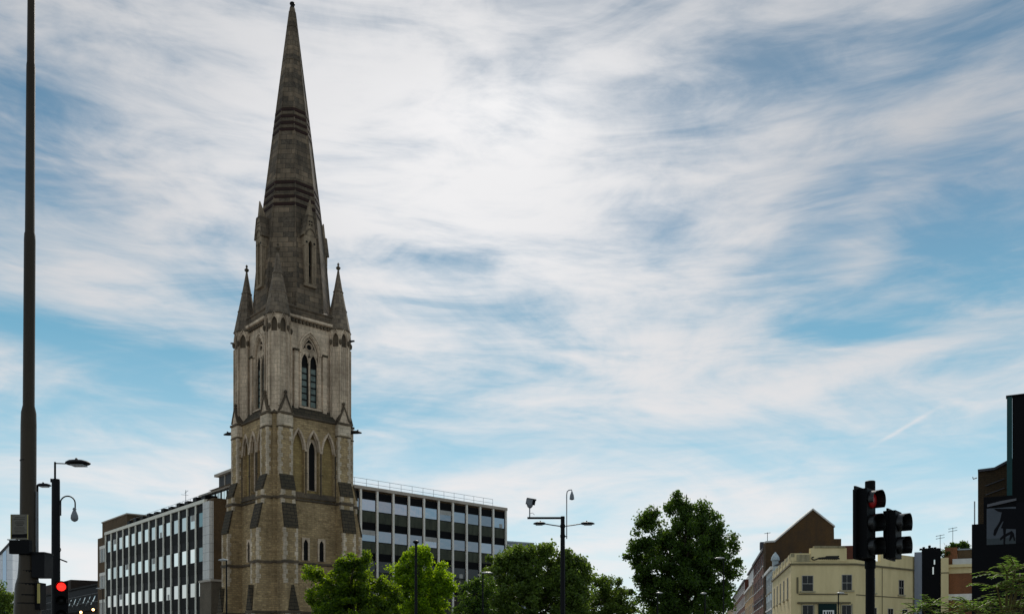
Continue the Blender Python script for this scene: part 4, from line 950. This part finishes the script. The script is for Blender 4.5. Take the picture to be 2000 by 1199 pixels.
# slim lamp behind the mast
def street_lamp(name, label, px, py_top, Y, dirx, L, hh, post_r, group, poff=0.0, zin=0.0, armlen=0.0, m=None):
    r = thing(name, label, 'street lamp', (ax(px,Y),Y,0), 0, group); zt = zz(py_top,Y)
    b = MB(); b.lathe([(post_r*1.5,0),(post_r*1.5,1.0),(post_r*1.05,1.1),(post_r*.8,zt),(.01,zt+.01)], (0,0,0), 12); 
    if armlen: b.tube([(0,0,zt-.02),(dirx*armlen*.5,0,zt+.05),(dirx*armlen,0,zt+.06)], post_r*.5, 7)
    b.build('post', m or M['black'], r, True)
    b = MB(); lamphead(b, (dirx*armlen,0,zt+(.06 if armlen else 0)), L, hh, (dirx,0,0), 0, 1, .17); b.build('lamp_head', [m or M['black'], M['lens_glass']], r, True); return r
street_lamp('street_lamp', 'thin dark street lamp seen between the big mast and the signal pole', 72.5, 948, 32, 1, 28*32/F, .17, .055, 'street lamps')
M['lampgrey'] = mat('pale lamp grey', (.42,.42,.40), .4)
def flatlamp(label, px, py, Y, dirx, L, post_r=.06, head='lampgrey'):
    r = thing('street_lamp', label, 'street lamp', (ax(px,Y),Y,0), 0, 'street lamps'); zt = zz(py,Y)
    b = MB(); b.lathe([(post_r*1.7,0),(post_r*1.6,1.2),(post_r,1.3),(post_r*.8,zt),(.01,zt+.01)], (0,0,0), 10); b.build('post', M['black'], r, True)
    b = MB(); lamphead(b, (-dirx*.1,0,zt+.02), L, .16, (dirx,0,0), 0, 1, .18); b.build('lamp_head', [M[head], M['lens_glass']], r, True)
flatlamp('dark street lamp with pale flat head turned left at the tower foot', 442.5, 1094, 55, -1, .62)
flatlamp('street lamp with pale head in front of the brick stair block', 201, 1149, 95, -1, .85)
flatlamp('street lamp with pale head turned right in front of the cream corner building', 1637.5, 1158, 70, 1, .6)
flatlamp('street lamp with pale head poking out of the broad plane tree', 925+18, 1119, 58, 1, .75)
flatlamp('street lamp with pale head at the right edge of the tall dark tree', 1413, 1090, 70, -1, .8)
flatlamp('street lamp with pale head low before the tall dark tree, the left one', 1284, 1158, 66, 1, .5)
flatlamp('street lamp with pale head low before the tall dark tree, the right one', 1377, 1159, 66, -1, .45)
# post-top lamp in front of the bright tree
Y = 37; r = thing('street_lamp', 'slim black post top lamp before the yellow green tree', 'street lamp', (ax(812.5,Y),Y,0), 0, 'street lamps'); zt = zz(1061,Y)
b = MB(); b.lathe([(.085,0),(.08,1.2),(.06,1.3),(.05,zt),(.01,zt+.01)], (0,0,0), 12); b.build('post', M['black'], r, True)
b = MB(); b.lathe([(.05,zt-.02),(.09,zt+.02),(.14,zt+.06),(.12,zt+.1),(.06,zt+.13),(.01,zt+.14)], (0,0,0), 14); b.build('lamp_head', M['black'], r, True)
# camera pole, centre
Y = 44.0; k3 = Y/F
CP = thing('camera_pole', 'black square topped pole with two lamps and traffic cameras before the plane tree', 'camera pole', (ax(1099,Y),Y,0))
def cz(py): return EYE+(HZ-py)*k3
def cx_(px): return (px-1099)*k3
b = MB(); b.lathe([(5.2*k3,0),(5.0*k3,1.5),(4.4*k3,cz(1062)),(3.9*k3,cz(1008)),(.02,cz(1007.5))], (0,0,0), 14); b.lathe([(4.9*k3,cz(1049)),(5.0*k3,cz(1048)),(5.0*k3,cz(1045)),(4.9*k3,cz(1044))], (0,0,0), 14); b.lathe([(4.9*k3,cz(1030)),(5.0*k3,cz(1027)),(4.9*k3,cz(1024))], (0,0,0), 14); b.build('post', M['black'], CP, True)
b = MB(); b.box(cx_(1030),cx_(1103),-.05,.05,cz(1013),cz(1009.3)); b.build('camera_arm', M['black'], CP)
b = MB(); b.tube([(cx_(1034.5),0,cz(1010)),(cx_(1034.5),0,cz(990))], .03, 7); b.lathe([(.05,0),(.12,.06),(.16,.16),(.14,.24),(.10,.27)], (cx_(1035),0,cz(992)), 12)
b.T = Matrix.Translation((cx_(1036),0,cz(980))) @ Matrix.Rotation(R(10),4,'Y'); b.box(-.22,.10,-.14,.14,-.12,.13); b.box(.10,.24,-.15,.15,-.10,.15,1); b.box(-.2,.27,-.16,.16,.13,.16,1); b.T = Matrix()
b.tube([(cx_(1034),0,cz(1003)),(cx_(1040),0,cz(1001)),(cx_(1044),0,cz(1005))], .012, 5); b.build('traffic_camera', [M['greyp'], M['black_m']], CP)
for dx_, pxs in ((-1,(1094,1065,1041)),(1,(1104,1135,1162))):
    b = MB(); b.tube([(cx_(pxs[0]),0,cz(1027)),(cx_((pxs[0]+pxs[1])/2),0,cz(1025)),(cx_(pxs[1]),0,cz(1022.5))], .03, 7); b.build('lamp_bracket', M['greyp'], CP, True)
    b = MB(); lamphead(b, (cx_(pxs[1])-dx_*.02,0,cz(1022.5)), abs(cx_(pxs[2])-cx_(pxs[1]))+.02, .21, (dx_,0,0), 0, 1, .18); b.build('lamp_head', [M['black'], M['lens_glass']], CP, True)
b = MB(); b.tube([(cx_(1106.8),0,cz(1052)),(cx_(1106.8),0,cz(966)),(cx_(1107.6),0,cz(960)),(cx_(1110.5),0,cz(957)),(cx_(1116.5),0,cz(956)),(cx_(1117),0,cz(960))], .026, 7); b.box(cx_(1102),cx_(1108),-.03,.03,cz(1048),cz(1046)); b.build('camera_arm', M['greyp'], CP)
b = MB(); b.lathe([(.04,.02),(.05,-.04),(.09,-.12),(.11,-.26),(.12,-.34),(.03,-.38)], (cx_(1117),0,cz(961)), 12); b.build('dome_camera', M['greyp'], CP, True)
# traffic light, right
Y = 12.3; k4 = Y/F
TL = thing('traffic_light', 'black traffic light with lit red lens seen from the side before the cream building', 'traffic light', (ax(1699.5,Y),Y,0))
def tz(py): return EYE+(HZ-py)*k4
def tx(px): return (px-1699.5)*k4
b = MB(); b.lathe([(9.5*k4,0),(8.7*k4,2),(8.4*k4,tz(1095)),(8.4*k4,tz(945)),(.01,tz(941))], (0,0,0), 20); b.lathe([(9.6*k4,tz(1110)),(10.2*k4,tz(1108)),(10.2*k4,tz(1094)),(8.5*k4,tz(1092))], (0,0,0), 20); b.lathe([(8.5*k4,tz(958)),(9.6*k4,tz(957)),(9.6*k4,tz(940)),(8.0*k4,tz(939))], (0,0,0), 20); b.build('post', M['black_m'], TL, True)
def vd(a, d0): return d0*(1.0 if a < 1.9 else (.62 if a < 2.6 else .5))
def head(T, zc, n, pit, wd, hgt, lit, board, fwd):
    b = MB(); b.T = T
    b.box(-wd/2,wd/2,-fwd,.06,zc-hgt/2,zc+hgt/2)
    b.box(-board/2,board/2,-.012,.012,zc-hgt/2-.02,zc+hgt/2+.03)
    o = b.build('signal_head', M['black_m'], TL)
    for i in range(n):
        z = zc+((n-1)/2-i)*pit; c = (0,-fwd,z)
        l = MB(); l.T = T; l.lathe([(.10,-.02),(.105,.02),(.08,.045),(.02,.055)], c, 18, 0, (0,-1,0)); l.build('lens', M['red_side'] if (i == 0 and lit) else M['lens_off'], o, True)
        v = MB(); v.T = T; q = [PI*(-.28+1.40*j/24) for j in range(25)]; rr = .128
        v.loft([[(c[0]+rr*math.cos(a), c[1]-vd(a, d0), z+rr*math.sin(a)) for a in q]+[(c[0]+(rr-.008)*math.cos(a), c[1]-vd(a, d0), z+(rr-.008)*math.sin(a)) for a in reversed(q)] for d0 in (0,.15)])
        v.build('visor', M['visor'], o)
T = Matrix.Translation((tx(1675),-.14,0)) @ Matrix.Rotation(R(47),4,'Z'); head(T, tz(1027), 3, .315, .30, .93, True, .47, .13)
T = Matrix.Translation((tx(1737),-.05,0)) @ Matrix.Rotation(R(52),4,'Z'); head(T, tz(1046), 2, .31, .30, .64, False, .36, .10)
b = MB(); b.box(0,tx(1740),.02,.06,tz(1006),tz(1003)); b.box(0,tx(1740),.02,.06,tz(1080),tz(1077)); b.build('bracket', M['black_m'], TL)

# ================================================================== billboard and dark wall, far right
M['dark_wall'] = masonry('dark brown wall', (.060,.034,.014), (.035,.021,.009), (.028,.020,.010), .225, .075, .01, 0, None, (.015,.012,.008), .5, .4)
M['green_post'] = grimy('dark green steel', (.022,.065,.065), .6, 0, .3, None, 1.2, (1,1,.3), .1); M['poster_k'] = grimy('black hoarding', (.004,.004,.005), .6, 0, .2, None, 1.2, (1,1,.3), .08); M['poster'] = grimy('grey poster paper', (.085,.095,.11), .7, 0, .3, (.05,.058,.065), 2, (1,1,1), .1); M['poster_dim'] = mat('dim poster foot', (.035,.045,.05), .5); M['figure'] = mat('printed dark figure', (.005,.005,.007), .6, 0, .08); M['fig_mid'] = mat('printed grey strip', (.10,.10,.11), .5)
class Face:                                 # a front turned square to the line of sight at its left edge
    def __init__(f, px, Y, rz): f.p = Vector((ax(px,Y), Y, 0)); f.a = rz; f.c, f.s = math.cos(rz), math.sin(rz)
    def x(f, px): k = (px-1000)/F; return (k*f.p.y-f.p.x)/(f.c-k*f.s)
    def z(f, px, py): return zz(py, f.p.y+f.x(px)*f.s)

FW = Face(1910, 34, R(-30))
DW = thing('brick_wall', 'dark brown end wall with sloping top behind the billboard', 'wall', FW.p, FW.a)
b = MB(); b.exy([(0,0),(FW.x(2060),0),(FW.x(2060),FW.z(2060,870)),(FW.x(1966),FW.z(1966,905)),(FW.x(1942),FW.z(1942,918)),(0,FW.z(1910,922))], 0, 5); b.build('wall', M['dark_wall'], DW)
b = MB()
for a, c in (((1910,922),(1942,918)),((1942,918),(1966,905)),((1966,905),(2060,870))):
    p = (FW.x(a[0]),FW.z(*a)); q = (FW.x(c[0]),FW.z(*c)); b.exy([p,q,(q[0],q[1]+.09),(p[0],p[1]+.09)], -.12, 5.1)
for py in (940,958): b.exy([(FW.x(1925),FW.z(1925,py+8)),(FW.x(1962),FW.z(1962,py-6)),(FW.x(1962),FW.z(1962,py-4.5)),(FW.x(1925),FW.z(1925,py+9.5))], -.06, .0)
b.build('coping', M['slate'], DW)
b = MB(); b.tube([(-.05,.5,FW.z(1910,928)),(-.18,.5,FW.z(1910,930)),(-.2,.5,FW.z(1910,926))], .02, 5); b.build('hook', M['iron'], DW)
FB = Face(1898, 31, R(-29))
BB = thing('billboard', 'black framed billboard with grey poster of running dark legs', 'billboard', FB.p, FB.a)
qx = FB.x
b = MB(); b.box(qx(1898),qx(1926),0,.5,0,FB.z(1926,1022)); b.box(qx(1926),qx(2075),.0,.5,0,FB.z(1926,1040)); b.box(qx(1921),qx(2075),.05,.5,FB.z(1926,1040),FB.z(1926,970)); b.build('frame', M['poster_k'], BB)
b = MB(); b.box(qx(1902),qx(1904.5),.1,.16,FB.z(1926,1022),FB.z(1926,976)); b.build('upright', M['steel'], BB)
b = MB(); b.exy([(qx(1928),FB.z(1928,985)),(qx(1955),FB.z(1955,978)),(qx(1985),FB.z(1985,973)),(qx(1985),FB.z(1985,977)),(qx(1955),FB.z(1955,984)),(qx(1928),FB.z(1928,990))], -.03, .04); b.build('lamp_rail', M['fig_mid'], BB)
b = MB(); b.box(qx(1927),qx(1984),-.015,.049,FB.z(1926,1052),FB.z(1926,993)); b.box(qx(1927),qx(1984),-.0149,.048,FB.z(1926,1064),FB.z(1926,1052),1)
b.box(qx(1984),qx(2040),-.016,.047,FB.z(1926,1064),FB.z(1926,985),2)
po_ = b.build('poster', [M['poster'], M['poster_dim'], M['figure']], BB)
b = MB()
def fig(pts, i): b.exy([(qx(a),FB.z(a,c)) for a,c in pts], -.022-.001*i, -.016-.0005*i)
fig([(1941,993),(1984,993),(1984,1000),(1962,999),(1955,1000),(1948,998)],0)
fig([(1957,999),(1984,998),(1984,1033),(1962,1032),(1955,1031),(1960,1018),(1953,1017)],1)
fig([(1955,1013),(1959,1016),(1951,1030),(1945,1044),(1943,1046),(1940,1044),(1942,1034),(1948,1026)],2)
fig([(1959,1031),(1965,1031),(1964,1044),(1963,1062),(1960,1062),(1960,1050),(1954,1055),(1953,1051),(1960,1044)],3)
fig([(1963,1043),(1976,1036),(1979,1040),(1964,1048)],4); fig([(1973,1044),(1977,1040),(1979,1046),(1973,1056),(1971,1056)],5); fig([(1977,1040),(1980,1040),(1983,1056),(1980,1055)],6)
b.build('printed_figure', M['figure'], BB)
FT = Face(1966.5, 32.6, R(-29))
TS_ = thing('tall_hoarding', 'tall black hoarding panel with dark green edge post at the right edge', 'hoarding', FT.p, FT.a)
rx = FT.x
b = MB(); b.box(0,rx(1977),0,.3,FT.z(1975,972),FT.z(1975,774)); b.box(rx(1971),rx(1977),.1,.25,0,FT.z(1975,972)); b.build('post', M['green_post'], TS_)
b = MB(); b.box(rx(1977.3),rx(2070),.02,.26,FT.z(1975,976),FT.z(1975,775)); b.box(-.03,rx(2070),-.03,.3,FT.z(1975,774),FT.z(1975,771.5)); b.build('panel', M['poster_k'], TS_)
print('objects', len(bpy.data.objects))
